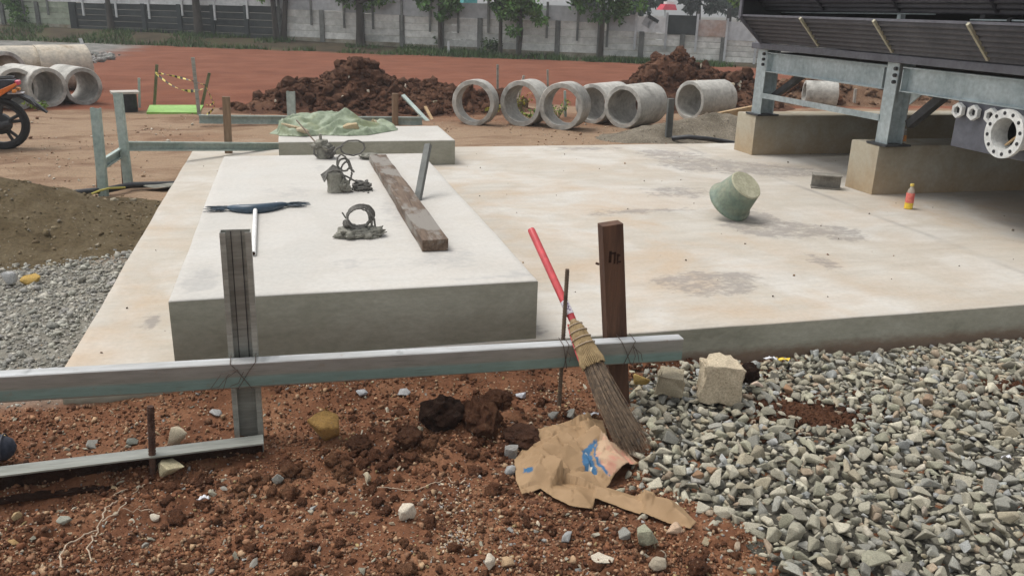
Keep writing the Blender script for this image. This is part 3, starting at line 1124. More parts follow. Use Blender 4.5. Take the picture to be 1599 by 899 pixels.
# ------------------------------------------------------------------ cooling tower on its steel frame
def tower():
    T = thing('cooling_tower', 'dark grey louvred cooling tower on a galvanised steel frame at right', 'cooling tower', (5.03, 6.3, PIER_Z))
    XF = 5.03
    cols = (8.48, 6.35, 4.30)
    top = 1.135
    for X in (XF + .08, 7.9, 10.6):  # outer columns carry unseen tower width added to block light
        for y in cols:
            c = MB().prism(hprof(.155 if y != 8.48 else .19, .16, .012, .009), (X, y, PIER_Z + .018), (X, y, top), (0, 1, 0)).build('steel_column', 'galvanised', T)
            MB().box((X, y, PIER_Z + .010), (.26, .26, .016)).build('base_plate', 'dark_steel', c)
            if X < 6:
                for k in range(3):
                    for sy in (-.05,) if y != 6.35 else (-.05,):
                        MB().tube([(X - .08, y + sy, 1.09 - k * .055), (X - .105, y + sy, 1.09 - k * .055)], .016, 6).build('bolt', 'dark_steel', c)
        for a, b in ((8.377, 6.433), (6.227, 4.403)):
            bm = MB().prism(hprof(.10, .205, .011, .008), (X - .03, a, 1.008), (X - .03, b, 1.008), (1, 0, 0)).build('steel_beam', 'galvanised', T)
            if X < 6:
                for q in (a - .02, b + .02):
                    MB().box((X - .045, q, 1.0), (.09, .01, .18)).build('end_plate', 'galvanised', bm)
    MB().bar((XF - .005, 8.40, .655), (XF - .005, 6.42, .665), .055, .006, (0, 0, 1)).bar((XF + .024, 8.40, .6295), (XF + .024, 6.42, .6395), .05, .006, (1, 0, 0)).build('brace', 'galvanised', T)
    MB().prism(lprof(.06, .007), (XF + .12, 8.38, .62), (XF + .12, 7.86, .90), (1, 0, 0)).build('knee_brace', 'dark_steel', T)  # both knee braces: their shadow is put into the dark steel colour
    MB().prism(lprof(.07, .007), (XF + .14, 6.22, .60), (XF + .14, 5.85, .90), (1, 0, 0)).build('knee_brace', 'dark_steel', T)
    MB().add([(XF + .1, 6.20, .80), (XF + .1, 6.20, .90), (XF + .1, 6.07, .90), (XF + .11, 6.20, .80), (XF + .11, 6.20, .90), (XF + .11, 6.07, .90)],
             [(0, 1, 2), (5, 4, 3), (0, 3, 4, 1), (1, 4, 5, 2), (2, 5, 3, 0)]).build('gusset', 'galvanised', T)
    # cross beams
    for y in cols:
        MB().prism(hprof(.10, .19, .011, .008), (XF + .18, y, 1.01), (10.5, y, 1.01), (0, 1, 0)).build('cross_beam', 'dark_steel', T)
    # water basin: rim, and a floor widened out of view to darken the area beneath
    YA, YB = 8.62, 3.9
    MB().box((XF - .04, (YA + YB) / 2, 1.172), (.05, YA - YB, .062)).build('basin_rim', 'tower_rim', T, bevel=.006)
    MB().box((7.9, (YA + YB) / 2, 1.145), (5.75, YA - YB - .02, .016)).build('basin_floor', 'tower_black', T)
    # louvres: corrugated sheets leaning outward, bottom edge in, top edge out
    x_in, x_out = XF - .035, 4.70

    def louvre(z0, dz, depth):
        n, ny = 22, 2
        prof = []
        for i in range(n * 4 + 1):
            t = i / (n * 4)
            w = .011 * math.sin(t * 7 * 2 * math.pi)
            # normal of the sheet is (-dz, 0, -depth)
            L = math.hypot(dz, depth)
            prof.append((x_in - depth * t - w * dz / L, z0 + dz * t - w * depth / L))
        vs, fs = [], []
        for (x, z) in prof:
            vs += [(x, 8.43, z), (x, YB, z)]
        for i in range(len(prof) - 1):
            fs.append((2 * i, 2 * i + 1, 2 * i + 3, 2 * i + 2))
        return MB().add(vs, fs)
    for k in range(4):
        z0 = 1.215 + k * .33
        dz = .262
        lo = louvre(z0, dz, x_in - x_out).build('louvre', 'tower_grey', T, smooth=True, solid=.006, angle=0)
        MB().bar((x_out, 8.43, z0 + dz + .004), (x_out, YB, z0 + dz + .004), .012, .02, (1, 0, 0)).build('louvre_edge', 'tower_rim', lo)
        for (yt, yb) in ((7.28, 7.38), (6.22, 6.31), (5.19, 5.26), (4.2, 4.27)):
            MB().bar((x_out - .035, yt, z0 + dz - .004), (x_in - .03, yb, z0 + .012), .022, .024, (0, 1, 0)).build('louvre_strut', 'strut_tan' if k == 0 else 'tower_grey', lo)
    # end casing sheet at the far side, zig-zag front edge
    poly = [(XF + 5.7, 1.2), (XF - .03, 1.2), (4.69, 1.47), (4.69, 3.2), (XF + 5.7, 3.2)]
    vs = [(x, 8.435, z) for x, z in poly] + [(x, 8.465, z) for x, z in poly]
    n = len(poly)
    MB().add(vs, [tuple(range(n)), tuple(range(2 * n - 1, n - 1, -1))] + [(i, (i + 1) % n, n + (i + 1) % n, n + i) for i in range(n)]).build('end_casing', 'tower_black', T)
    MB().bar((4.685, 8.43, 1.47), (4.685, 8.43, 3.2), .02, .05, (1, 0, 0)).bar((XF - .04, 8.43, 1.2), (4.685, 8.43, 1.47), .02, .05, (0, 1, 0)).build('casing_edge', 'tower_rim', T)
    # fill pack and rods in the opening
    MB().box((8.2, 6.2, 2.4), (5.0, 4.3, 1.6)).build('fill_pack', 'tower_black', T)
    MB().box((7.9, 6.2, 3.25), (5.9, 4.75, .08)).build('top_deck', 'tower_grey', T)
    for y in (6.95, 5.95, 5.0):
        MB().bar((5.5, y, 1.16), (5.5, y, 1.62), .05, .05).build('inner_post', 'tower_black' if y < 6.5 else 'galvanised', T)
    MB().tube([(5.15, 8.4, 1.52), (5.15, 6.1, 1.535)], .006, 6).tube([(5.05, 5.6, 1.50), (5.05, 4.9, 1.505)], .007, 6).build('tie_rod', 'galvanised', T)
    for y in (5.22, 5.0):
        MB().tube([(5.05, y - .015, 1.503), (5.05, y + .015, 1.503)], .02, 6).build('rod_nut', 'dark_steel', T)
    MB().box((7.6, 5.0, 1.50), (.05, 1.5, .20)).build('inner_panel', 'grey_board', T)
    # sump box with couplings and the flanged outlet
    s = MB().box((5.30, 4.97, .735), (.52, 1.16, .36)).build('sump_box', 'sump_grey', T, bevel=.004)
    for (y, z) in ((5.492, .838), (5.335, .838), (5.165, .835)):
        M = Matrix.Translation((5.018, y, z)) @ Matrix.Rotation(-math.pi / 2, 4, 'Y')
        c = MB().lathe([(.058, 0), (.058, .034), (.033, .034), (.033, 0)], 6, M, closed=True).build('pipe_coupling', 'pale_plastic', s)
        MB().lathe([(0, .004), (.032, .005)], 16, M).build('coupling_bore', 'tower_black', c)
    MB().box((5.036, 5.22, .715), (.004, .016, .014)).box((5.036, 5.17, .715), (.004, .05, .010)).box((5.036, 5.17, .732), (.004, .04, .006)).build('paint_mark', 'tower_black', s)
    fc = DX(1569, 209, 4.90)
    M = Matrix.Translation((4.90, fc.y, fc.z)) @ Matrix.Rotation(-math.pi / 2, 4, 'Y')
    ro, ri = .172, .112
    nn = 48
    fl = MB().lathe([(ri, -.013), (ro, -.013), (ro, .013), (ri, .013)], nn, M, closed=True).build('outlet_flange', 'pale_plastic', T, smooth=True)
    MB().lathe([(ri + .001, -.014), (ri + .012, -.014), (ri + .012, -.142), (ri + .001, -.142)], 32, M, closed=True).build('outlet_pipe', 'pale_plastic', fl, smooth=True)
    for k in range(12):
        a = 2 * math.pi * (k + .3) / 12
        p = M @ Vector((.143 * math.cos(a), .143 * math.sin(a), .0135))
        q = M @ Vector((.143 * math.cos(a), .143 * math.sin(a), .0155))
        MB().tube([p, q], .0135, 12).build('bolt_hole', 'tower_black', fl)
    MB().lathe([(0, -.136), (ri + .0005, -.136)], 24, M).build('outlet_bore', 'dark_steel', fl)
    MB().bar(M @ Vector((-.085, .03, -.06)), M @ Vector((.02, -.10, -.05)), .022, .012).build('wood_offcut', 'yellow_wood', fl)
    MB().box((5.06, 4.42, .60), (.10, .22, .10)).build('outlet_block', 'dark_steel', s)
    return T


tower()


# ------------------------------------------------------------------ batter boards and posts near the camera
FY = 3.03
a, b = Vector((-1.35, FY, .187 + .014)), Vector((1.578, FY, .129))
t = thing('steel_channel_rail', 'long galvanised steel channel rail tied across the foreground in front of the slab', 'rail', a)
# the channel: web faces the camera, flanges run back
rail = MB().prism([(u, v) for u, v in cprof(.102, .05, .003, .014)], (a.x, FY - .002, .212 - .018 - .005), (b.x, FY - .002, .128), (0, 0, 1))
t2 = rail.v
bpy.data.objects.remove(t)
d = (Vector((b.x, FY, .128)) - Vector((a.x, FY, .189)))
L = d.length
o = MB().prism([(-.051, 0), (-.047, -.004), (.047, -.004), (.051, 0), (.051, .05), (.037, .05), (.037, .047), (.048, .047), (.048, .002), (-.048, .002), (-.048, .047), (-.037, .047), (-.037, .05), (-.051, .05)],
               (0, 0, 0), (L, 0, 0), (0, 0, 1)).build('steel_channel_rail', 'rail_zinc')
# prism's y axis is z cross x = (1,0,0) x (0,0,1) = (0,-1,0): turn it so the web faces the camera
o.data.transform(Matrix.Scale(-1, 4, (0, 1, 0)))
o.data.flip_normals()
o.location = (a.x, FY, .189)
o.rotation_euler = (0, math.atan2(.189 - .128, b.x - a.x), 0)
tag(o, 'long galvanised steel channel rail tied across the foreground in front of the slab', 'rail')


def c_post(name, label, cat, p0, p1, w, d, open_dir, mat='zinc_channel', lip=.016, group=None, t=.003):
    """lipped channel standing from p0 to p1 and opening towards open_dir"""
    p0, p1 = Vector(p0), Vector(p1)
    z = (p1 - p0).normalized()
    od = Vector(open_dir)
    x = od.cross(z).normalized()          # y = z cross x = open_dir
    o = MB().prism(cprof(w, d, t, lip), p0, p1, x).build(name, mat, None, p0)
    return tag(o, label, cat, group)


pb = Vector((-.216, 3.135, -.24))
pt = Vector((-.206, 3.135, .70))
pt = DY(368, 358, 3.135)
pl = DY(391, 690, 3.135)
c_post('steel_channel_post', 'upright steel channel post with open grooved face behind the foreground rail', 'post', pl + (pl - pt).normalized() * .08, pt, .108, .05, (0, -1, 0), 'zinc_channel', .02)
# ribs pressed in the web of that post
p = [x for x in bpy.data.objects if x.name == 'steel_channel_post'][0]
ax = (pt - pl).normalized()
for dx in (-.018, .018):
    off = Vector((dx, -.0045, 0))
    MB().bar(pl.lerp(pt, .34) + off, pt + off - ax * .006, .0025, .005).build('web_rib', 'dark_steel', p)

# lower channel lying on the soil, open side to the camera
r0, r1 = G(-60, 748, -.075), G(410, 690, -.075)
o = tag(MB().prism(cprof(.105, .07, .004, .006), r0 + Vector((0, .060, -.052)), r1 + Vector((0, .060, -.052)), (0, 0, 1)).build('steel_channel_rail', 'zinc_channel', None, r0),
        'steel channel lying half buried on the red soil at lower left', 'rail')
MB().bar(r0 + Vector((0, .054, -.052)), r1 + Vector((-.004, .054, -.052)), .098, .003, (0, 0, 1)).build('shade_bar', 'dark_soil', o)  # dark bar over the web: shade inside the open channel put into colour
MB().bar(r0 + Vector((0, .024, -.1025)), r1 + Vector((-.004, .024, -.1025)), .078, .012, (0, 1, 0)).build('shade_bar', 'dark_soil', o)  # second dark bar carries the same painted shade over the bottom flange

# timber post and rods
wt0, wt1 = DY(937, 348, 3.13), DY(969, 349, 3.13)
ct = (wt0 + wt1) / 2
cb = DY(963, 600, 3.13)
ax = (ct - cb).normalized()
m = MB().bar(cb - ax * .30, ct, (wt1 - wt0).length, .062, (1, 0, 0))
tp = tag(m.build('timber_post', 'post_wood', None, cb - ax * .3, bevel=.002), 'upright dark brown timber post tied to the foreground rail right of the broom', 'post')
for (u, h, w, hh) in ((-.018, -.135, .012, .05), (-.004, -.12, .022, .008), (.002, -.14, .007, .05), (.019, -.13, .016, .007), (.014, -.145, .006, .045), (.021, -.158, .014, .007)):
    MB().box(ct + ax * h + Vector((u, -.0318, 0)), (w, .001, hh)).build('ink_mark', 'dark_soil', tp)
MB().tube([ct + Vector((-.043, -.01, -.17)), ct + Vector((-.056, -.01, -.165))], .005, 6).build('nail', 'rust_steel', tp)


def rod(label, p0, p1, r, mat, name='rebar'):
    p0, p1 = Vector(p0), Vector(p1)
    m = MB().tube([p0, p1], r, 8)
    n = int((p1 - p0).length / .012)
    ax = (p1 - p0).normalized()
    for i in range(1, n):
        c = p0 + ax * (i * .012)
        m.tube([c, c + ax * .004], r * 1.14, 8)
    return tag(m.build(name, mat, None, p0, smooth=True), label, 'rebar')


rod('thin brown iron rod standing upright against the red broom handle', DY(872, 645, 3.10) + Vector((0, 0, -.06)), DY(886, 420, 3.10), .0085, 'brown_rod', 'iron_rod')
q0 = G(236, 738, -.15)
rod('short rusty rebar stub standing in front of the half-buried channel', q0 + Vector((0, 0, -.08)), DY(235, 634, q0.y), .0118, 'rust_steel')


def wire_tie(label, cx, y, z, w, h, extra=()):
    m = MB()
    y0 = y - .0065
    for s in (-1, 1):
        pts = [(cx + s * w, y + .06, z + h * .62), (cx + s * w, y0, z + h * .53), (cx + s * w * .4, y0 - .003, z + h * .18), (cx - s * w * .55, y0 - .001, z - h * .5), (cx - s * w * .6, y + .05, z - h * .56)]
        m.tube(pts, .0016, 5)
    for q in extra:
        m.tube([Vector((cx, y0 - .004, z)) + Vector(v) for v in q], .0013, 5)
    return tag(m.build('tie_wire', 'wire', None, (cx, y, z)), label, 'wire')


rz = lambda x: .189 - (x + 1.35) * .061 / 2.928
wire_tie('rusty tie wire crossed over the rail at the steel channel post', -.215, FY - .002, rz(-.215), .045, .1,
         [[(-.02, 0, .03), (-.05, -.01, .02), (-.09, -.008, -.03), (-.14, -.004, -.04)], [(-.02, 0, .028), (-.06, -.012, .005), (-.075, -.01, -.04)], [(-.03, 0, .03), (-.08, -.012, .02), (-.12, -.01, -.035)], [(0, 0, .02), (-.02, -.01, -.02), (-.05, -.01, -.03)]])
wire_tie('rusty tie wire looped over the rail at the thin iron rod', 1.05, FY - .002, rz(1.05), .012, .1, [[(0, 0, .03), (.02, -.006, .01), (.015, -.004, -.02)]])
wire_tie('rusty tie wire knotted over the rail at the timber post', 1.325, FY - .002, rz(1.325), .03, .1, [[(.02, 0, .04), (.04, -.008, 0), (.05, -.006, -.04)], [(.02, 0, .03), (.03, -.008, -.01), (.02, -.006, -.05)], [(.02, 0, .03), (.055, -.008, .0), (.065, -.004, -.035)]])


# ------------------------------------------------------------------ broom leaning over the rail
def broom():
    B = G(988, 703, -.115)
    Tp = DY(829, 358, 3.42)
    T = thing('broom', 'palm-rib broom with red handle leaning over the foreground rail', 'broom', B)
    ax = (Tp - B).normalized()
    Lw = (Tp - B).length
    at = lambda f: B + ax * (Lw * f)
    side = ax.cross(Vector((0, -1, 0))).normalized()
    dep = ax.cross(side).normalized()
    h = MB().tube([at(.56), at(.60), at(.992), at(1.0)], [.0155, .0165, .0165, .0145], 14).build('handle', 'red_handle', T, smooth=True)
    st = MB().tube([at(.585), at(.645)], .0172, 14, cap=False).build('sticker', 'sticker', h, smooth=True)
    pts = []
    for i in range(26):
        f = i / 25
        pts.append(at(.598 + .034 * f) + (-dep if dep.y > 0 else dep) * .0176 + side * (.007 * math.sin(f * 17) + .004 * math.sin(f * 40)))
    MB().tube(pts, .0011, 4).build('scribble', 'ink', st)
    MB().tube([at(.535), at(.562)], .0150, 12).build('handle_neck', 'yellow_wood', T, smooth=True)
    # bound straw head
    m = MB()
    n = 40
    for i in range(n):
        ang = 2 * math.pi * i / n
        r0 = .028 * math.sqrt(random.random())
        for rr in (1.0, .75):
            u, v = math.cos(ang) * rr, math.sin(ang) * rr
            pr = [(.545, .018), (.52, .027), (.48, .031), (.44, .035), (.40, .040), (.375, .046), (.355, .043)]
            m.tube([at(f + random.uniform(-.004, .004)) + side * (u * r * 1.12) + dep * (v * r * .8) for f, r in pr], .0034, 5)
    bd = m.build('binding', 'straw', T, smooth=True)
    m = MB()
    for f, r in ((.535, .025), (.505, .0315), (.475, .0345), (.445, .038)):
        m.tube([at(f) + side * (math.cos(q) * (r + .003) * 1.12) + dep * (math.sin(q) * (r + .003) * .82) for q in np.linspace(0, 2 * math.pi, 22)], .0024, 5)
    m.build('binding_cord', 'root', bd, smooth=True)
    s2 = -side if side.x > 0 else side
    MB().tube([at(.55) + s2 * .026, at(.50) + s2 * .037, at(.42) + s2 * .046, at(.36) + s2 * .050], .0028, 6).build('red_string', 'red_handle', bd, smooth=True)
    m = MB()
    for i in range(300):
        ang, rad = random.uniform(0, 2 * math.pi), math.sqrt(random.random())
        u, v = math.cos(ang) * rad, math.sin(ang) * rad
        e = random.uniform(-.03, .06)
        m.tube([at(.39) + side * (u * .040) + dep * (v * .028),
                at(.20) + side * (u * .052 + random.gauss(0, .003)) + dep * (v * .032),
                at(e) + side * (u * .066 + .012 + random.gauss(0, .006)) + dep * (v * .032 + random.gauss(0, .004))], [.0017, .0015, .0008], 4)
    br = m.build('bristles', 'bristle', T)
    zmin = min(v.co.z for v in br.data.vertices)


broom()


# ------------------------------------------------------------------ kraft paper bag
def sheet(name, label, cat, outline, hfun, spacing, mat, z0=None, attrs=None, solid=.0016, seed=1, jitter=.35, smooth=False):
    r = random.Random(seed)
    pts = [Vector((q[0], q[1])) for q in outline]
    dense = []
    n = len(pts)
    for i in range(n):
        a_, b_ = pts[i], pts[(i + 1) % n]
        k = max(1, int((b_ - a_).length / spacing))
        for j in range(k):
            p = a_.lerp(b_, j / k)
            if j:
                p += Vector((r.uniform(-1, 1), r.uniform(-1, 1))) * spacing * .15
            dense.append(p)
    xs, ys = [p.x for p in pts], [p.y for p in pts]
    inner = []
    gx = np.arange(min(xs), max(xs), spacing)
    gy = np.arange(min(ys), max(ys), spacing * .87)
    for j, y in enumerate(gy):
        for x in gx:
            q = (x + (j % 2) * spacing / 2 + r.uniform(-1, 1) * spacing * jitter, y + r.uniform(-1, 1) * spacing * jitter)
            inner.append(q)
    ia = np.array(inner)
    dd = poly_dist(ia[:, 0], ia[:, 1], [tuple(p) for p in dense])
    inner = [Vector(q) for q, k in zip(inner, dd) if k > spacing * .4]
    allp = dense + inner
    res = delaunay_2d_cdt(allp, [(i, (i + 1) % len(dense)) for i in range(len(dense))], [], 1, 1e-6)
    v2, tris = res[0], [t for t in res[2]]
    X = np.array([p.x for p in v2])
    Y = np.array([p.y for p in v2])
    ok = in_poly(np.array([X[t].mean() for t in map(list, tris)]), np.array([Y[t].mean() for t in map(list, tris)]), [tuple(p) for p in dense])
    tris = np.array([t for t, k in zip(tris, ok) if k and len(t) == 3])
    Z = hfun(X, Y)
    c = (float(X.mean()), float(Y.mean()), float(Z.min()))
    o = np_mesh(name, np.stack([X, Y, Z], -1), tris, mat, {k: f(X, Y) for k, f in (attrs or {}).items()}, loc=c, smooth=smooth)
    if solid:
        s = o.modifiers.new('solid', 'SOLIDIFY')
        s.thickness = solid
    return tag(o, label, cat)


BAG_PX = [(803, 714), (818, 695), (830, 676), (852, 664), (880, 662), (905, 650), (942, 650), (950, 682), (975, 690), (998, 712), (985, 724), (960, 738), (948, 750), (985, 762), (1030, 772), (1062, 782), (1088, 812), (1078, 822), (1050, 812), (1000, 792), (962, 778), (930, 770), (926, 786), (890, 782), (866, 770), (845, 756), (815, 766), (806, 744)]
bag_out = [G(a, b, -.105) for a, b in BAG_PX]


def facet_field(poly, spacing, seed, margin=.05):
    """piecewise flat random relief: crumpled-paper facets"""
    r = random.Random(seed)
    xs, ys = [p[0] for p in poly], [p[1] for p in poly]
    pts = []
    y = min(ys) - margin - spacing
    while y < max(ys) + margin + spacing:
        x = min(xs) - margin - spacing
        while x < max(xs) + margin + spacing:
            pts.append(Vector((x + r.uniform(-.45, .45) * spacing, y + r.uniform(-.45, .45) * spacing)))
            x += spacing
        y += spacing
    res = delaunay_2d_cdt(pts, [], [], 0, 1e-6)
    P = np.array([(p.x, p.y) for p in res[0]])
    H = np.array([r.uniform(-1, 1) for _ in res[0]])
    T = np.array([t for t in res[2] if len(t) == 3])
    A, B, C = P[T[:, 0]], P[T[:, 1]], P[T[:, 2]]
    den = (B[:, 1] - C[:, 1]) * (A[:, 0] - C[:, 0]) + (C[:, 0] - B[:, 0]) * (A[:, 1] - C[:, 1])
    den = np.where(np.abs(den) < 1e-12, 1e-12, den)

    def fn(x, y):
        x, y = np.asarray(x, float), np.asarray(y, float)
        out = np.zeros(len(x))
        for i in range(0, len(x), 1500):
            X, Y = x[i:i + 1500, None], y[i:i + 1500, None]
            l1 = ((B[:, 1] - C[:, 1]) * (X - C[:, 0]) + (C[:, 0] - B[:, 0]) * (Y - C[:, 1])) / den
            l2 = ((C[:, 1] - A[:, 1]) * (X - C[:, 0]) + (A[:, 0] - C[:, 0]) * (Y - C[:, 1])) / den
            m = np.minimum(np.minimum(l1, l2), 1 - l1 - l2)
            k = m.argmax(1)
            r_ = np.arange(len(k))
            a_, b_ = l1[r_, k], l2[r_, k]
            out[i:i + 1500] = a_ * H[T[k, 0]] + b_ * H[T[k, 1]] + (1 - a_ - b_) * H[T[k, 2]]
        return out
    return fn


BAGP = [tuple(p[:2]) for p in bag_out]
BF1, BF2, BF3 = facet_field(BAGP, .115, 4), facet_field(BAGP, .052, 5), facet_field(BAGP, .022, 6)


def bag_h(x, y):
    base = terr(x, y, False) + .010
    base = np.maximum(base, -.15)
    d = poly_dist(x, y, [tuple(p[:2]) for p in bag_out])
    wx, wy = x + .05 * fbm(x, y, .15, 2, 5), y + .05 * fbm(x, y, .15, 2, 6)
    tri = lambda t: np.abs((t % 1.0) * 2 - 1)
    k = sstep(-.01, .10, d)
    z = base + .004
    z = z + (.2 + .8 * k) * (.020 * (BF1(x, y) + .7) + .004 * (BF2(x, y) + .6))
    # folded planes: every cell is a flat facet of its own tilt, overlapping its neighbours with a small step
    for sc, sl, st, sd in ((.15, .50, .026, 3), (.07, .34, .006, 8)):
        X_, Y_ = (x + .35 * y) / sc, (y * .9 - .2 * x) / sc
        ix, iy = np.floor(X_), np.floor(Y_)
        best, bx, by, hc, ca, cb = np.full(x.shape, 9.), X_ * 0, X_ * 0, X_ * 0, X_ * 0, X_ * 0
        for dx in (-1, 0, 1):
            for dy in (-1, 0, 1):
                cx_, cy_ = ix + dx, iy + dy
                qx, qy = cx_ + _hash(cx_, cy_, sd), cy_ + _hash(cx_, cy_, sd + 1)
                dd_ = np.hypot(X_ - qx, Y_ - qy)
                m_ = dd_ < best
                best = np.where(m_, dd_, best)
                bx, by = np.where(m_, X_ - qx, bx), np.where(m_, Y_ - qy, by)
                hc = np.where(m_, _hash(cx_, cy_, sd + 2), hc)
                ca, cb = np.where(m_, _hash(cx_, cy_, sd + 3) * 2 - 1, ca), np.where(m_, _hash(cx_, cy_, sd + 4) * 2 - 1, cb)
        z = z + (.12 + .88 * k) * (st * hc + sl * sc * (ca * bx + cb * by) * .8 + .25 * sc * sl)
    c1, c2 = G(900, 668, -.1), G(975, 712, -.06)
    z = z + .030 * gauss(x, y, c1.x, c1.y, .12, .06) + .035 * gauss(x, y, c2.x, c2.y, .08, .05)
    z = np.maximum(z, base)
    return z


def on_bag(px):
    out = []
    for a_, b_ in px:
        p = G(a_, b_, -.08)
        for _ in range(8):
            p = G(a_, b_, float(bag_h(np.array([p.x]), np.array([p.y]))[0]) * .6 + p.z * .4)
        out.append(p[:2])
    return out


blue_poly = on_bag([(934, 687), (920, 693), (909, 707), (909, 722), (918, 734), (934, 735), (926, 722), (922, 708), (926, 698)])
blue2 = on_bag([(931, 692), (928, 700), (926, 714), (932, 728), (946, 741), (950, 746), (944, 745), (930, 733), (923, 715), (926, 699)])
line_b = on_bag([(934, 690), (930, 700), (930, 712), (936, 724), (950, 738), (952, 742), (948, 742), (933, 727), (927, 713), (928, 699)])
pink_poly = on_bag([(936, 686), (958, 686), (998, 712), (985, 724), (950, 745), (934, 727), (929, 712)])
w_dot = on_bag([(915, 711)])[0]
w_let = on_bag([(922, 725), (931, 734), (927, 735), (924, 730), (919, 734), (917, 731)])
navy = on_bag([(817, 730), (832, 728), (833, 736), (818, 737)])
bag = sheet('paper_bag', 'torn crumpled brown kraft paper bag with blue and pink print on the soil', 'bag', bag_out, bag_h, .0055, 'kraft_paper',
            attrs={'blue': lambda x, y: (in_poly(x, y, blue_poly) | in_poly(x, y, navy) | in_poly(x, y, line_b)).astype(float), 'pink': lambda x, y: in_poly(x, y, pink_poly).astype(float),
                   'white': lambda x, y: ((np.hypot(x - w_dot[0], y - w_dot[1]) < .007) | in_poly(x, y, w_let)).astype(float)}, seed=3)


# ------------------------------------------------------------------ things on the big plinth
def plank():
    pts = {}
    fl, fr = G(664, 394, PZ), G(696, 391, PZ)
    bl, br = G(579, 263, PZ), G(611, 262, PZ)
    c0 = (fl + fr) / 2
    c1 = (bl + br) / 2
    c1.y = 6.75
    T = MB()
    n = 14
    d = (c1 - c0)
    s = Vector((1, 0, 0))
    w, h = .135, .062
    vs, fs = [], []
    for i in range(n + 1):
        f = i / n
        c = c0 + d * f + Vector((random.gauss(0, .0015), 0, 0))
        for (u, v) in ((-.5, 0), (.5, 0), (.5, 1), (-.5, 1)):
            vs.append(c + Vector((u * w + random.gauss(0, .001), 0, .001 + v * (h + .004 * math.sin(f * 5)) + (random.gauss(0, .0012) if v else 0))))
    for i in range(n):
        for k in range(4):
            k2 = (k + 1) % 4
            fs.append((i * 4 + k, i * 4 + k2, i * 4 + 4 + k2, i * 4 + 4 + k))
    fs += [(3, 2, 1, 0), (n * 4, n * 4 + 1, n * 4 + 2, n * 4 + 3)]
    o = T.add(vs, fs).build('timber_plank', 'old_plank', None, c0, bevel=.004)
    tag(o, 'thick weathered mortar-stained timber plank lying on the big plinth', 'plank')


plank()

c0, c1 = G(650, 314, PZ), None
c1 = DY(667, 224, c0.y + .28)
c_post('steel_channel_offcut', 'short light steel channel leaning upright beside the weathered plank', 'channel', c0, c1, .042, .03, (.7, 1, 0), 'wall_post', .008)


# flat broom with white handle
def flat_broom():
    a, b = G(396, 400, PZ), G(399, 334, PZ)
    T = thing('push_broom', 'blue broom head with white handle lying flat on the plinth', 'broom', a)
    d = (b - a).normalized()
    h = MB().tube([a + Vector((0, 0, .014)), b + Vector((0, 0, .022))], .0125, 14).build('handle', 'white_paint', T, smooth=True)
    MB().tube([a + Vector((0, 0, .014)) - d * .004, a + Vector((0, 0, .014)) + d * .001], .0085, 12).build('handle_bore', 'dark_soil', h)
    l, r = G(356, 331, PZ), G(447, 325, PZ)
    hb = MB()
    pts, rs = [], []
    for i in range(13):
        f = i / 12
        p = l.lerp(r, f) + Vector((0, .02 - .09 * math.sin(f * math.pi), .022))
        pts.append(p)
        rs.append(.010 + .022 * math.sin(f * math.pi) ** .6)
    hb.tube(pts, rs, 12)
    hd = hb.build('broom_head', 'blue_plastic', T, smooth=True)
    m = MB()
    for i in range(2, 11):
        m.tube([pts[i] + Vector((0, .028, .012)), pts[i] + Vector((0, .05, .010))], .008, 6)
    m.build('tuft_socket', 'white_paint', hd)
    m = MB()
    for i in range(420):
        f = random.random()
        p = l.lerp(r, f) + Vector((0, .02 - .07 * math.sin(f * math.pi), .018))
        sx = (f - .5)
        e = p + Vector((sx * .22 * random.uniform(.5, 1.3), .10 * (1 - abs(sx) * 1.5) * random.uniform(.5, 1.2), random.uniform(-.012, .012)))
        e.z = max(e.z, PZ + .002)
        m.tube([p, p.lerp(e, .5) + Vector((0, .01, .004)), e], [.0022, .002, .001], 4)
    for s, q in ((-1, l), (1, r)):
        for i in range(60):
            e = q + Vector((s * random.uniform(.03, .15), random.uniform(-.02, .09 if s > 0 else .06), 0))
            e.z = PZ + random.uniform(.003, .02)
            m.tube([q + Vector((random.uniform(-.03, .03), 0.02, .02)), e], [.0025, .001], 4)
    m.build('bristles', 'blue_bristle', T)


flat_broom()


def loop_pts(c, rx, rz, tilt, n=40, a0=0, a1=2 * math.pi, wob=.0014):
    out = []
    for i in range(n):
        a = a0 + (a1 - a0) * i / (n - 1)
        out.append(Vector(c) + Vector((rx * math.cos(a) * math.cos(tilt), rx * math.cos(a) * math.sin(tilt), rz * math.sin(a))) + Vector((random.gauss(0, wob), random.gauss(0, wob), random.gauss(0, wob))))
    return out


def lump(c, s, seed, name, mat, parent):
    me = clod_mesh(name, seed, 3, .22, mat)
    v, t = mesh_arrays(me)
    v = v * np.array(s) + np.array(c)
    return np_mesh(name, v, t, mat, parent=parent, smooth=True)


def crag(c_, s_, seed, name, mat, amp=.5, parent=None):
    me = clod_mesh(name, seed, 4, amp, mat)
    v, t = mesh_arrays(me)
    return np_mesh(name, v * np.array(s_) + np.array(c_), t, mat, parent=parent or CUR[0], smooth=True)


CUR = [None]


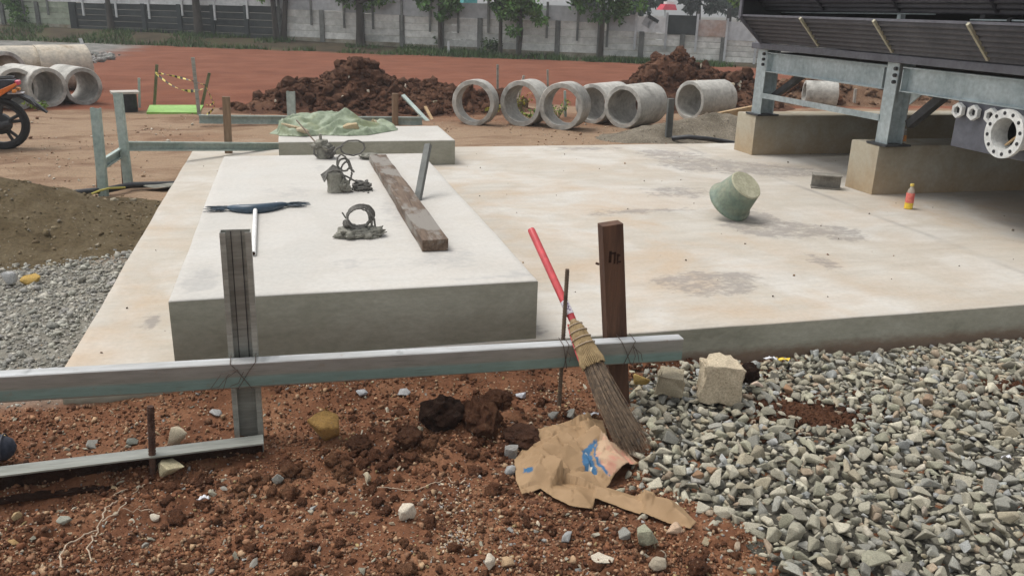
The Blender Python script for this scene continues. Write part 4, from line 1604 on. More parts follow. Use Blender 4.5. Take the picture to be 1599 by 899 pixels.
def stubs():
    # nearest: mortar block carrying a ring of rope
    c = G(563, 373, PZ)
    T = thing('rope_stub', 'crusty mortar lump carrying an upright ring of dark rope, nearest on the plinth', 'stub', c)
    CUR[0] = T
    crag(c + Vector((-.052, .05, .024)), (.135, .12, .085), 3, 'mortar_base', 'mortar', .5)
    crag(c + Vector((.05, .05, .022)), (.16, .11, .08), 5, 'mortar_base', 'mortar', .55)
    crag(c + Vector((.005, .035, .016)), (.20, .09, .05), 7, 'mortar_base', 'mortar', .5)
    m = MB()
    rc = c + Vector((-.005, .05, .105))
    for k in range(4):
        m.tube(loop_pts(rc + Vector((.005 * k, .012 * k - .018, .003 * k)), .062 + .005 * k, .055 + .003 * (k % 2), .25, 48, wob=.0012), .0058, 8)
    m.tube([rc + Vector((.055, 0, .03)), rc + Vector((.085, 0, -.01)), rc + Vector((.09, 0, -.055)), rc + Vector((.04, 0, -.07))], .0065, 8)
    m.tube([rc + Vector((.055, 0, .02)), rc + Vector((.072, 0, -.02)), rc + Vector((.07, 0, -.06))], .0065, 8)
    m.tube([rc + Vector((-.06, 0, -.01)), rc + Vector((-.07, 0, -.04)), rc + Vector((-.02, 0, -.06)), rc + Vector((.05, 0, -.065))], .009, 8)
    m.tube([rc + Vector((-.065, -.01, .0)), rc + Vector((-.085, -.01, .035))], .004, 6)
    m.build('rope', 'rope', T, smooth=True)
    lump(rc + Vector((-.062, 0, -.03)), (.045, .045, .06), 8, 'rope_knot', 'rope', T)
    # middle: square stub with rope loops thrown over it
    c = G(525, 302, PZ)
    T = thing('rope_stub', 'square mortar-crusted stub with tangled rope loops, middle one on the plinth', 'stub', c)
    CUR[0] = T
    m = MB()
    rr = random.Random(4)
    vs, fs = [], []
    for k, (w, z) in enumerate(((.055, .001), (.050, .03), (.049, .07), (.052, .10), (.056, .125), (.050, .135))):
        for a in range(12):
            q = a / 12 * 2 * math.pi
            f = 1 / max(abs(math.cos(q)), abs(math.sin(q))) ** .75
            vs.append(c + Vector((math.cos(q) * w * f + rr.gauss(0, .002) - z * .05, .055 + math.sin(q) * w * f + rr.gauss(0, .002), z)))
    for k in range(5):
        for a in range(12):
            fs.append((k * 12 + a, k * 12 + (a + 1) % 12, k * 12 + 12 + (a + 1) % 12, k * 12 + 12 + a))
    fs.append(tuple(range(60, 72)))
    m.add(vs, fs).build('stub_body', 'mortar', T, smooth=True)
    crag(c + Vector((.055, .03, .045)), (.07, .07, .12), 11, 'mortar_drip', 'mortar', .6)
    m = MB()
    tc = c + Vector((.0, .05, .135))
    for k in range(5):
        yy = -.03 + .016 * k
        m.tube([tc + Vector((-.075 - .004 * k, yy - .02, -.055 + .008 * k)), tc + Vector((-.05, yy, .0)), tc + Vector((-.01, yy, .018 + .005 * k)), tc + Vector((.035, yy, .012)), tc + Vector((.06 + .004 * k, yy, -.05 - .006 * k))], .0065, 8)
    m.tube([tc + Vector((.03, 0, .0)), tc + Vector((.015, 0, .05)), tc + Vector((.02, 0, .095)), tc + Vector((.045, .005, .115)), tc + Vector((.07, 0, .10)), tc + Vector((.085, 0, .06))], .0065, 8)
    m.tube(loop_pts(tc + Vector((.062, .01, .045)), .042, .042, .3, 36), .0065, 8)
    m.tube(loop_pts(tc + Vector((.075, .0, -.005)), .036, .068, .15, 36), .0065, 8)
    m.tube([tc + Vector((.09, 0, .06)), tc + Vector((.10, 0, .02)), tc + Vector((.118, -.005, .008)), tc + Vector((.125, -.01, -.004))], .007, 8)
    e = G(566, 298, PZ)
    m.tube([tc + Vector((.02, 0, -.01)), tc + Vector((.08, 0, -.035)), tc + Vector((.12, 0, -.06)), e + Vector((.0, .03, .045))], .006, 8)
    m.build('rope', 'rope', T, smooth=True)
    mm = MB()
    for k in range(9):
        r_ = rr.uniform(.03, .058)
        ph = rr.uniform(0, 6)
        mm.tube([e + Vector((rr.gauss(0, .001) + r_ * 1.15 * math.cos(q), .03 + r_ * .8 * math.sin(q), .009 + .0065 * k * (1.25 - r_ * 10) + .008 * math.sin(2 * q + ph))) for q in np.linspace(ph, ph + 5.6, 22)], .0075, 7)
    mm.build('rope_coil', 'rope', T, smooth=True)
    mm = MB()
    for k in range(26):
        q = e + Vector((rr.gauss(-.06, .06), rr.gauss(.01, .03), .003))
        mm.box(q, (.012 * rr.random() + .004, .008, .006))
    mm.build('mortar_crumbs', 'rope', T)
    # rear: wrapped stub
    c = G(506, 249, PZ)
    T = thing('rope_stub', 'cloth-wrapped grey stub with a rod leaning on it, rearmost on the plinth', 'stub', c)
    CUR[0] = T
    MB().tube([c + Vector((0, .06, .001)), c + Vector((-.004, .06, .07)), c + Vector((-.012, .06, .145)), c + Vector((-.012, .06, .15))], [.058, .052, .050, .040], 12).build('stub_body', 'mortar', T, smooth=True)
    crag(c + Vector((.04, .05, .055)), (.10, .12, .13), 15, 'wrap', 'rope', .55)
    crag(c + Vector((-.012, .045, .10)), (.135, .12, .10), 17, 'wrap', 'mortar', .55)
    crag(c + Vector((.03, .03, .09)), (.09, .07, .08), 19, 'wrap', 'mortar', .6)
    MB().tube([c + Vector((-.02, .06, .14)), c + Vector((-.018, .06, .195))], .012, 8).build('stub_pin', 'mortar', T, smooth=True)
    MB().tube([c + Vector((-.03, .06, .14)), c + Vector((-.07, .03, .10)), c + Vector((-.075, .03, .04)), c + Vector((-.05, .02, .02))], .009, 7).build('rope', 'rope', T, smooth=True)
    p0 = c + Vector((-.05, .06, .15))
    p1 = DY(463, 188, p0.y + .55)
    tag(MB().tube([p0 + Vector((0, -.02, -.03)), p1], .006, 7).build('iron_rod', 'brown_rod', None, p0), 'thin iron rod leaning from the wrapped rear stub towards the tarpaulin', 'rod')
    c = G(553, 250, PZ)
    T = thing('rope_coil', 'open ring of dark hose with a small mortar lump, rear of the plinth', 'rope', c)
    CUR[0] = T
    m = MB()
    m.tube(loop_pts(c + Vector((.0, .09, .085)), .105, .062, .35, 30, wob=.002), .007, 7)
    m.tube([c + Vector((-.08, .05, .11)), c + Vector((-.13, .04, .09)), c + Vector((-.16, .03, .06))], .008, 7)
    m.build('rope', 'rope', T, smooth=True)
    e = G(575, 250, PZ)
    crag(e + Vector((.0, .06, .02)), (.13, .11, .06), 21, 'mortar_lump', 'mortar', .6)


stubs()


# green tarpaulin with stones on the rear plinth
TARP_PX = [(422, 203), (436, 212), (470, 214), (505, 211), (545, 212), (575, 212), (618, 203), (622, 200), (590, 194), (560, 190), (540, 186), (515, 184), (470, 184), (445, 192)]
tarp_out = [G(a, b, RZ) for a, b in ((420, 206), (437, 213), (470, 214), (505, 212), (545, 213), (575, 212), (621, 204), (621, 201), (600, 199))] + [Vector((.95, 9.1, 0)), Vector((.6, 9.15, 0)), Vector((.2, 9.12, 0)), Vector((-.12, 9.02, 0))]


def tarp_h(x, y):
    d = poly_dist(x, y, [tuple(p[:2]) for p in tarp_out])
    z = RZ + .006 + 0 * x
    k = sstep(0, .12, d)
    z = z + k * (.14 * gauss(x, y, .28, 8.92, .30, .16) + .08 * gauss(x, y, .62, 8.85, .2, .13) + .03 * gauss(x, y, .0, 8.85, .15, .15))
    wx, wy = x + .10 * fbm(x, y, .25, 3, 5), y + .10 * fbm(x, y, .25, 3, 6)
    tri = lambda t: np.abs((t % 1.0) * 2 - 1) ** 1.4
    for a_, lam, A in ((1.25, .22, .05), (1.9, .13, .035), (.75, .17, .03), (1.55, .075, .018)):
        z = z + sstep(0, .06, d) * A * tri((wx * math.cos(a_) + wy * math.sin(a_)) / lam) * (.3 + np.clip(fbm(x, y, .3, 2, int(a_ * 9)) + .5, 0, 1))
    return np.where((x < RX0) , np.minimum(z, RZ + .012 - (RX0 - x) * .3), np.maximum(z, RZ + .006))


sheet('tarpaulin', 'crumpled green tarpaulin heaped on the rear plinth under stones', 'tarpaulin', tarp_out, tarp_h, .016, 'tarp_green', solid=.003, seed=5, smooth=True)


# ------------------------------------------------------------------ labelled stones
BLOCKY = (318, 330, 331, 351)


def put_rock(label, px, py, w_px, h_ratio=.75, color=(.3, .28, .24), seed=1, z=None, rot=None, sub=2, rough=.045, mat='stone', name='stone', cat='stone', depth=.8, npts=11, sink=.12, group=None):
    """a single rock: width given by how wide it looks in the photo at its own distance"""
    zz = -.13 if z is None else z
    P = G(px, py + w_px * h_ratio * .35, zz)
    if z is None:
        P.z = gz(P.x, P.y)
        P = G(px, py + w_px * h_ratio * .35, P.z)
        zz = P.z = gz(P.x, P.y)
    dist = (P - Vector((0, 0, CAMZ))).length
    w = w_px * dist / F_PX
    me = rock_mesh(name, seed, 17 if seed == 361 else 22 if seed in (308, 309, 335) else npts, (1, depth, 1), .03, mat, 3 if seed in (361, 330, 331, 302) else sub, .16 if seed in BLOCKY else rough, seed in BLOCKY)
    o = bpy.data.objects.new(name, me)
    COL.objects.link(o)
    h = w * h_ratio
    o.scale = (w * 1.08, w * 1.08, h * 1.08)
    o.rotation_euler = rot if rot else (random.uniform(-.15, .15), random.uniform(-.15, .15), YAW * -1 + random.uniform(-.3, .3))
    o.location = (P.x, P.y, zz + h * (.5 - sink))
    o.color = (*color, 1)
    ORG[o.name] = o.location.copy()
    return tag(o, label, cat, group)


OCHRE, CREAM, PALE, GREY, GREEN, TAN = (.34, .205, .065), (.52, .44, .31), (.60, .53, .42), (.30, .295, .26), (.30, .295, .21), (.40, .28, .16)
rocks = [
    ('ochre-yellow boulder sitting alone on the red soil below the rail', 507, 668, 60, .95, (.36, .215, .07), 361),
    ('pale cream flat-topped rock alone on the soil at bottom centre', 632, 797, 42, .75, PALE, 302),
    ('pale yellow wedge rock in front of the half-buried channel', 264, 738, 50, .6, (.50, .44, .28), 303),
    ('pale lumpy rock standing behind the half-buried channel', 275, 683, 37, .95, (.50, .43, .31), 304),
    ('upright grey stone on the soil between channel end and ochre boulder', 435, 738, 22, 1.25, GREY, 305),
    ('long greenish slab stone leaning below the paper bag', 1008, 838, 42, 1.15, GREEN, 306),
    ('rough dark grey stone touching the greenish slab stone', 976, 832, 27, .85, GREY, 307),
    ('pale rounded stone at bottom edge below the greenish slab', 1026, 880, 32, .75, (.42, .36, .27), 308),
    ('small oval tan stone on top of the pale rounded stone', 1033, 865, 19, .7, (.40, .33, .24), 309),
    ('elongated white chalky stone left of the greenish slab', 940, 872, 37, .42, PALE, 310),
    ('crumbly peach-white lump on soil under the bag tail', 1052, 824, 38, .5, (.50, .36, .25), 311),
    ('chalk-white tall flake at the bottom edge, left of centre', 762, 882, 24, 1.3, PALE, 312),
    ('orange-tan crumbly lump at the bottom edge beside the white flake', 792, 878, 26, .9, (.46, .32, .19), 313),
    ('pale grey flat flake below the paper bag', 885, 838, 32, .5, (.34, .34, .33), 314),
    ('upright cream chip in the middle of the soil', 572, 742, 16, 1.4, CREAM, 315),
    ('flat grey stone at the foot of the thin iron rod, on its left', 862, 648, 27, .6, (.30, .29, .26), 316),
    ('rounded grey stone at the foot of the thin iron rod, on its right', 890, 645, 28, .65, GREY, 317),
    ('squared grey stone at the left edge of the paper bag', 798, 703, 20, .95, (.27, .26, .24), 318),
    ('pair-shaped pale grey stone against the left tip of the bag', 796, 735, 24, .7, (.33, .33, .32), 319),
    ('flat grey stone left of the rebar behind the buried channel', 145, 691, 29, .45, (.27, .26, .23), 320),
    ('greenish grey stone just left of the rusty rebar', 207, 687, 24, .7, (.16, .165, .14), 321),
    ('pale grey stone on soil right of the rusty rebar top', 338, 644, 24, .5, (.38, .38, .37), 322),
    ('tan rounded stone near the bottom-left corner, upper one', 27, 808, 20, .8, (.42, .30, .16), 323),
    ('orange-tan stone near the bottom-left corner, lower one', 21, 839, 20, .75, (.42, .27, .12), 324),
    ('flat grey-green stone in the lower left soil', 100, 812, 25, .55, (.33, .33, .27), 325),
    ('white egg-shaped stone in the lower left soil beside the root', 240, 807, 19, .75, PALE, 326),
    ('big pale cream boulder block on the gravel below the rail end', 1121, 592, 60, 1.02, (.50, .42, .30), 330),
    ('ochre and grey angular rock beside the timber post foot', 1046, 598, 42, .85, (.36, .31, .22), 331),
    ('yellow stone at the foot of the timber post', 1000, 590, 30, .9, (.42, .29, .10), 332),
    ('pinkish cream stone right of the cream boulder', 1180, 603, 24, .7, (.55, .43, .34), 333),
    ('pale stone on the sand and gravel edge at far left', 14, 436, 30, .9, (.42, .42, .41), 334),
    ('yellow ochre stone between sand heap and grey gravel at left', 49, 437, 28, .6, (.50, .33, .10), 335),
    ('flat pale stone slab in the middle of the left gravel bed', 84, 518, 30, .4, (.33, .32, .27), 336),
    ('thin grey stone flake at the base of the foreground rail, centre', 630, 608, 24, .5, (.36, .36, .36), 337),
    ('small pale grey stone behind the rail, right of the channel post', 565, 603, 22, .6, (.36, .37, .38), 338),
    ('cream stone stuck near the big dark soil clod, on its left', 656, 667, 13, 1.2, (.48, .41, .29), 339),
    ('tan curled stone flake behind the red clod', 792, 612, 24, .5, (.40, .27, .17), 340),
    ('white crumpled stone near the rod, behind the clods', 815, 616, 21, .6, (.50, .51, .54), 341),
]
for i, (lab, x, y, w, hr, c, sd) in enumerate(rocks):
    zz = None
    if 985 < x < 1300 and y < 640:
        zz = -.085
    put_rock(lab, x, y, w, hr, c, sd, z=zz)
# stones weighing the tarp
for lab, x, y, w, hr, c, sd in (('long tan stone at the left end of the tarpaulin', 452, 199, 38, .5, (.46, .37, .24), 350), ('flat pale stone on the tarpaulin fold, second from left', 474, 204, 26, .45, (.47, .40, .28), 353),
                                ('tan brick-shaped stone in the tarpaulin fold', 547, 202, 24, .62, (.46, .36, .22), 351), ('cream lumpy stone at the right end of the tarpaulin', 580, 194, 22, .75, (.52, .43, .29), 352)):
    put_rock(lab, x, y, w, hr, c, sd, z=RZ + (.03 if x < 500 else .012))


def put_clod(label, px, py, w_px, hr, mat, seed, sink=.2, z=None):
    P = G(px, py + w_px * hr * .35, -.13 if z is None else z)
    if z is None:
        P.z = gz(P.x, P.y)
    w = w_px * (P - Vector((0, 0, CAMZ))).length / F_PX
    me = clod_mesh('soil_clod', seed, 4, .3, mat)
    o = bpy.data.objects.new('soil_clod', me)
    COL.objects.link(o)
    o.scale = (w, w * .85, w * hr * 1.15)
    o.location = (P.x, P.y, P.z + w * hr * (.5 - sink))
    o.rotation_euler = (0, 0, seed)
    return tag(o, label, 'soil clod')


put_clod('big dark blackish soil clod on the red soil below the rail', 690, 655, 64, 1.0, 'dark_soil', 31)
put_clod('tall red-brown soil clod with embedded chips beside the dark clod', 750, 652, 70, 1.0, 'red_soil', 33, sink=.3)
put_clod('dark brown soil lump leaning behind the tall red clod', 770, 622, 52, .8, 'red_soil', 35, sink=.3)
put_clod('brownish soil lump between the red clod and the paper bag', 815, 680, 60, .55, 'pile_soil', 37)
put_clod('red-brown soil lump left of the big dark clod', 640, 688, 44, .6, 'red_soil', 39)
put_clod('dark red soil clod resting against the cream boulder on gravel', 1168, 580, 34, 1.0, 'dark_soil', 41, z=-.085)
put_clod('flat red soil lump behind the ochre boulder', 560, 690, 40, .55, 'red_soil', 43)


# ------------------------------------------------------------------ gravel heap: 300 stones as parts, the rest joined
def gravel():
    hp = thing('gravel_heap', 'heap of grey crushed stone covering the lower right corner', 'gravel heap', (2.1, 2.6, -.12))
    # bed under the stones
    xs = np.linspace(.9, 4.3, 140)
    ys = np.linspace(1.45, 3.555, 90)
    X, Y = np.meshgrid(xs, ys)
    d = poly_dist(X.ravel(), Y.ravel(), GRAVEL_POLY)
    Z = np.where(d > -.02, terr(X.ravel(), Y.ravel(), False) + .006 * sstep(-.02, .08, d), -.3)
    F = grid_faces(90, 140)
    F = F[(d[F] > -.02).all(1)]
    np_mesh('gravel_fines', np.stack([X.ravel(), Y.ravel(), Z], -1), F, 'gravel_bed', parent=hp, kind='stuff', smooth=True)
    P, S = [], []
    cell = {}

    def ok(x, y, s, layer):
        k = (int(x / .1), int(y / .1), layer)
        for a in (-1, 0, 1):
            for b in (-1, 0, 1):
                for (qx, qy, qs) in cell.get((k[0] + a, k[1] + b, layer), ()):
                    if (qx - x) ** 2 + (qy - y) ** 2 < (.345 * (qs + s)) ** 2:
                        return False
        cell.setdefault(k, []).append((x, y, s))
        return True
    sizes = np.concatenate([np.sort(rng.uniform(.070, .105, 150))[::-1], np.sort(rng.uniform(.047, .072, 3300))[::-1], rng.uniform(.017, .046, 14000)])
    xs = rng.uniform(.95, 4.25, len(sizes) * 3)
    ys = rng.uniform(1.5, 3.55, len(sizes) * 3)
    dd = poly_dist(xs, ys, GRAVEL_POLY)
    pn = fbm(xs, ys, .35, 3, 55)
    # red soil shows through around the cream boulder
    soil = gauss(xs, ys, *G(1250, 625, -.1)[:2], .22, .14) + gauss(xs, ys, *G(1300, 640, -.1)[:2], .12, .1) + .8 * gauss(xs, ys, *G(1100, 575, -.1)[:2], .35, .1) + gauss(xs, ys, *G(1590, 600, -.16)[:2], .14, .1) + .8 * gauss(xs, ys, *G(1400, 560, -.16)[:2], .3, .05)
    j = 0
    for k, s in enumerate(sizes):
        for _ in range(3):
            x, y, d_, q, so = xs[j], ys[j], dd[j], pn[j], soil[j]
            j += 1
            out_ = d_ < s * .2 + .03 * q and not (d_ > -.25 and y < 3.53 and random.random() < .10 * math.exp(d_ / .08))
            if out_ or so > random.uniform(.35, .9):
                continue
            lim = .105 - .024 * (y - 1.7)
            if s > lim:
                s = lim * random.uniform(.6, 1)
            layer = 1 if random.random() < .42 and d_ > .06 else 0
            if ok(x, y, s * (1.0 if layer == 0 else 1.2), layer):
                P.append((x, y, layer))
                S.append(s)
                break
    P, S = np.array(P), np.array(S)
    z = terr(P[:, 0], P[:, 1], False) + S * .22 + P[:, 2] * .021
    P3 = np.c_[P[:, :2], z]
    px, py, dpt = to_px(P3)
    vis = (px > -20) & (px < IW + 20) & (py > 0) & (py < IH + 25)
    score = np.where(vis, S / dpt * (1 + .25 * P[:, 2]), 0)
    order = np.argsort(-score)
    big, rest = order[:300], order[300:]
    pal = np.array(GREYS + [(.36, .22, .13), (.34, .29, .23), (.27, .19, .13)])
    for i in big:
        o = bpy.data.objects.new('stone', ROCKS[random.randrange(24)])
        COL.objects.link(o)
        o.parent = hp
        o.location = Vector(P3[i]) - ORG[hp.name]
        s = S[i] * 1.34
        o.scale = (s, s * random.uniform(.85, 1.1), s * random.uniform(.85, 1.15))
        o.rotation_euler = (random.gauss(0, .4), random.gauss(0, .4), random.uniform(0, 6.28))
        c = pal[random.randrange(len(pal)) if random.random() < .22 else random.randrange(10)] * random.uniform(.80, 1.15)
        o.color = (*c, 1)
    merge_scatter('small_stones', ROCKS, P3[rest], S[rest] * 1.34, 'stone_bulk', hp, tints(len(rest), GREYS), .9)
    # red crumbs lying on the stones
    n = 900
    cx, cy = G(1250, 625, -.1)[:2]
    q = np.c_[rng.normal(cx, .16, n), rng.normal(cy, .09, n)]
    q2 = np.c_[rng.normal(G(1100, 560, -.1)[0], .22, 400), np.clip(rng.normal(3.42, .07, 400), 3.2, 3.545)]
    q3 = np.c_[rng.normal(G(1590, 600, -.16)[0], .1, 350), rng.normal(G(1590, 600, -.16)[1], .06, 350)]
    q4 = np.c_[rng.normal(G(1310, 645, -.14)[0], .09, 250), rng.normal(G(1310, 645, -.14)[1], .05, 250)]
    q = np.concatenate([q, q2, q3, q4])
    q = q[q[:, 1] < 3.545]
    zz = terr(q[:, 0], q[:, 1], False) + .016
    merge_scatter('soil_crumbs', CLODS_LO, np.c_[q, zz], rng.uniform(.008, .034, len(q)), 'red_soil', hp)


gravel()


# ------------------------------------------------------------------ stones, pebbles and crumbs of the near soil (pieces of the ground)
def near_litter():
    # medium stones, each its own piece
    placed = 0
    tries = 0
    pal = CREAMS + GREYS[:5]
    bag2 = [tuple(p[:2]) for p in bag_out]
    while placed < 280 and tries < 4000:
        tries += 1
        px, py = random.uniform(-20, 1180), random.uniform(600, 905)
        p = G(px, py, -.14)
        if p.y > 3.53 or poly_dist(np.array([p.x]), np.array([p.y]), GRAVEL_POLY)[0] > -.02 or in_poly(np.array([p.x]), np.array([p.y]), bag2)[0]:
            continue
        s = random.choice((.012, .014, .016, .018, .022, .026, .030, .040))
        o = bpy.data.objects.new('stone', ROCKS[random.randrange(24)])
        COL.objects.link(o)
        o.parent = ground
        o.location = (p.x, p.y, gz(p.x, p.y) + s * .16)
        o.scale = (s * 1.2, s * random.uniform(.8, 1.2), s * random.uniform(.8, 1.2))
        o.rotation_euler = (random.gauss(0, .4), random.gauss(0, .4), random.uniform(0, 6.28))
        c = np.array(pal[random.randrange(len(pal))]) * random.uniform(.75, 1.15)
        o.color = (*c, 1)
        placed += 1
    n = 60000
    px, py = rng.uniform(-420, 1250, n), rng.uniform(585, 920, n)
    P = np.array([G(a, b, -.14) for a, b in zip(px, py)])
    d = poly_dist(P[:, 0], P[:, 1], GRAVEL_POLY)
    keep = (P[:, 1] < 3.54) & (d < .05) & ~in_poly(P[:, 0], P[:, 1], bag2)
    P = P[keep]
    P[:, 2] = terr(P[:, 0], P[:, 1])
    k = rng.random(len(P))
    dens = np.clip(.62 + 1.1 * fbm(P[:, 0], P[:, 1], .22, 3, 66), .12, 1)
    crumbs = (k < .86) & (rng.random(len(P)) < dens)
    peb = k > .885
    s = rng.lognormal(math.log(.0082), .5, len(P)).clip(.004, .034)
    P[:, 2] += s * .2
    SOILS = [(.165, .069, .034), (.20, .088, .044), (.245, .118, .060), (.12, .051, .027), (.29, .16, .09), (.09, .040, .022), (.21, .11, .062), (.38, .25, .15)]
    merge_scatter('soil_crumbs', CLODS_LO[6:], P[crumbs], s[crumbs] * 1.35, 'stone_bulk', ground, tints(crumbs.sum(), SOILS), 2.0)
    sp = rng.lognormal(math.log(.0088), .5, len(P)).clip(.004, .028)
    merge_scatter('pebbles', ROCKS_LO, P[peb], sp[peb], 'stone_bulk', ground, tints(peb.sum(), [(.40, .31, .21), (.46, .38, .28), (.30, .20, .13), (.27, .26, .24), (.22, .12, .075), (.33, .24, .16), (.36, .27, .13)]))
    # bigger clods along the board
    n = 260
    t = rng.random(n)
    bx = -.95 + 1.9 * t
    by = 2.72 + .12 * t + rng.normal(0, .09, n)
    b2x, b2y = rng.normal(.55, .28, 160), rng.normal(2.98, .16, 160)
    b3x, b3y = rng.uniform(-1.0, 1.3, 480), rng.uniform(1.7, 2.75, 480)
    bx, by = np.concatenate([bx, b2x, b3x]), np.concatenate([by, b2y, b3y])
    kk = (by < 3.5) & (poly_dist(bx, by, GRAVEL_POLY) < -.02) & ~in_poly(bx, by, bag2)
    lx, ly, _ = to_px(np.c_[bx, by, bx * 0 - .13])
    kk &= ~((lx > 80) & (lx < 255) & (ly > 768) & (ly < 905)) & ~((np.abs(lx - 507) < 40) & (np.abs(ly - 680) < 30))
    bx, by = bx[kk], by[kk]
    s = rng.lognormal(math.log(.023), .45, len(bx)).clip(.011, .06)
    merge_scatter('soil_lumps', CLODS, np.c_[bx, by, terr(bx, by) + s * .12], s, 'red_soil', ground)
    # pale chalky smears broken into crumbs
    q = []
    for cx, cy, rx, ry, m in ((695, 845, 18, 20, 130), (722, 840, 16, 26, 150), (690, 790, 22, 6, 60), (728, 762, 24, 6, 60), (718, 790, 12, 22, 70), (795, 880, 14, 14, 60), (560, 602, 60, 8, 150), (470, 612, 40, 8, 80), (860, 620, 40, 10, 70)):
        for _ in range(m):
            p = G(cx + random.gauss(0, rx * .55), cy + random.gauss(0, ry * .55), -.135)
            q.append((p.x, p.y))
    q = np.array(q)
    q = q[q[:, 1] < 3.54]
    merge_scatter('chalk_crumbs', CLODS_LO[6:], np.c_[q, terr(q[:, 0], q[:, 1]) + .003], rng.lognormal(math.log(.009), .4, len(q)).clip(.004, .022), 'stone_bulk', ground, tints(len(q), [(.46, .34, .22), (.52, .42, .30), (.38, .24, .14), (.36, .35, .34)]), 1.5)
    # grey gravel bed left of the slab
    n = 17000
    gx, gy = rng.uniform(-3.2, SX0 - .01, n), rng.uniform(3.55, 6.0, n)
    lg = zones(gx, gy)[0]
    kk = rng.random(n) < lg
    gx, gy = gx[kk], gy[kk]
    s = rng.lognormal(math.log(.0175), .55, len(gx)).clip(.007, .085)
    merge_scatter('bed_stones', ROCKS_LO, np.c_[gx, gy, terr(gx, gy) + s * .12], s, 'stone_bulk', ground, tints(len(gx), [(.32, .31, .27), (.38, .365, .315), (.44, .42, .36), (.27, .26, .235)]), .8)
    # loose stones on the dirt yard and far rubble strip
    n = 3000
    gx, gy = rng.uniform(-5, 6, n), rng.uniform(7, 13.5, n)
    kk = ~slab_mask(gx, gy) & (fbm(gx, gy, .9, 3, 77) > -.05)
    gx, gy = gx[kk], gy[kk]
    s = rng.lognormal(math.log(.022), .45, len(gx)).clip(.01, .08)
    merge_scatter('yard_stones', ROCKS_LO, np.c_[gx, gy, terr(gx, gy) + s * .15], s, 'stone_bulk', ground, tints(len(gx), [(.42, .34, .24), (.30, .19, .12), (.5, .44, .36), (.22, .13, .08)]))
    n = 1500
    gx, gy = rng.uniform(-14, -4.6, n), rng.uniform(24.0, 27.5, n)
    s = rng.uniform(.08, .28, n)
    merge_scatter('rubble_stones', ROCKS_LO, np.c_[gx, gy, terr(gx, gy) + s * .15], s, 'stone_bulk', ground, tints(n, [(.26, .25, .23), (.34, .33, .31), (.18, .18, .165)]))


near_litter()


# ------------------------------------------------------------------ heaps
def heap(name, label, cat, cx, cy, parts, mat, res=110, ext=3.2, rough=.1, clods=0, cl=(.05, .16), kindw='clods', stones=(), ledge=0):
    """terrain-like heap made of summed mounds; parts = (dx, dy, rx, ry, h)"""
    t = np.linspace(-1, 1, res)
    X, Y = np.meshgrid(cx + t * ext, cy + t * ext * .8)
    x, y = X.ravel(), Y.ravel()

    def hh(x, y):
        z = 0
        for dx, dy, rx, ry, h in parts:
            z = np.maximum(z, h * np.clip(1.25 * gauss(x, y, cx + dx, cy + dy, rx, ry) - .25, 0, 1)) if ledge else z + h * gauss(x, y, cx + dx, cy + dy, rx, ry)
        return z
    base = terr(x, y)
    z = hh(x, y)
    k = sstep(.02, .2, z)
    z = z + k * rough * (fbm(x, y, .55, 4, 7) + .7 * np.clip(1 - worley(x, y, .22, 4)[0], 0, 1) - .3)
    z = z + base - .022
    F = grid_faces(res, res)
    o = np_mesh(name, np.stack([x, y, z], -1), F[(z[F] > base[F] - .021).any(1)], mat, loc=(cx, cy, -.15), smooth=True)
    tag(o, label, cat)
    if clods:
        qx, qy = rng.uniform(cx - ext, cx + ext, clods * 6), rng.uniform(cy - ext * .8, cy + ext * .8, clods * 6)
        h = hh(qx, qy)
        kk = np.nonzero((h > .04) & (rng.random(len(h)) < sstep(0, .3, h) + .2))[0][:clods]
        qx, qy, h = qx[kk], qy[kk], h[kk]
        # nearest grid height
        ii = np.clip(((qx - cx) / ext + 1) / 2 * (res - 1), 0, res - 1).round().astype(int)
        jj = np.clip(((qy - cy) / (ext * .8) + 1) / 2 * (res - 1), 0, res - 1).round().astype(int)
        zz = z[jj * res + ii]
        s = rng.lognormal(math.log(cl[0]), .55, len(qx)).clip(cl[0] * .4, cl[1])
        big = np.argsort(-s)[:24]
        for i in big:
            c = bpy.data.objects.new('clod', CLODS_P[random.randrange(len(CLODS_P))] if 'pile' in mat else CLODS[random.randrange(6)])
            COL.objects.link(c)
            c.parent = o
            c.location = Vector((qx[i], qy[i], zz[i] + s[i] * .15)) - ORG[o.name]
            c.scale = (s[i] * 1.2,) * 3
            c.rotation_euler = (random.uniform(0, 6), random.uniform(0, 6), random.uniform(0, 6))
        rest = np.setdiff1d(np.arange(len(s)), big)
        merge_scatter(kindw, CLODS_LO + CLODS[:2], np.c_[qx, qy, zz + s * .1][rest], s[rest], mat, o)
    for (px, py, Y_, w, c) in stones:
        p = DY(px, py, Y_)
        so = bpy.data.objects.new('stone', ROCKS[random.randrange(24)])
        COL.objects.link(so)
        so.parent = o
        so.location = p - ORG[o.name]
        so.scale = (w, w, w * .9)
        so.rotation_euler = (random.uniform(0, 6), random.uniform(0, 6), random.uniform(0, 6))
        so.color = (*c, 1)
    return o


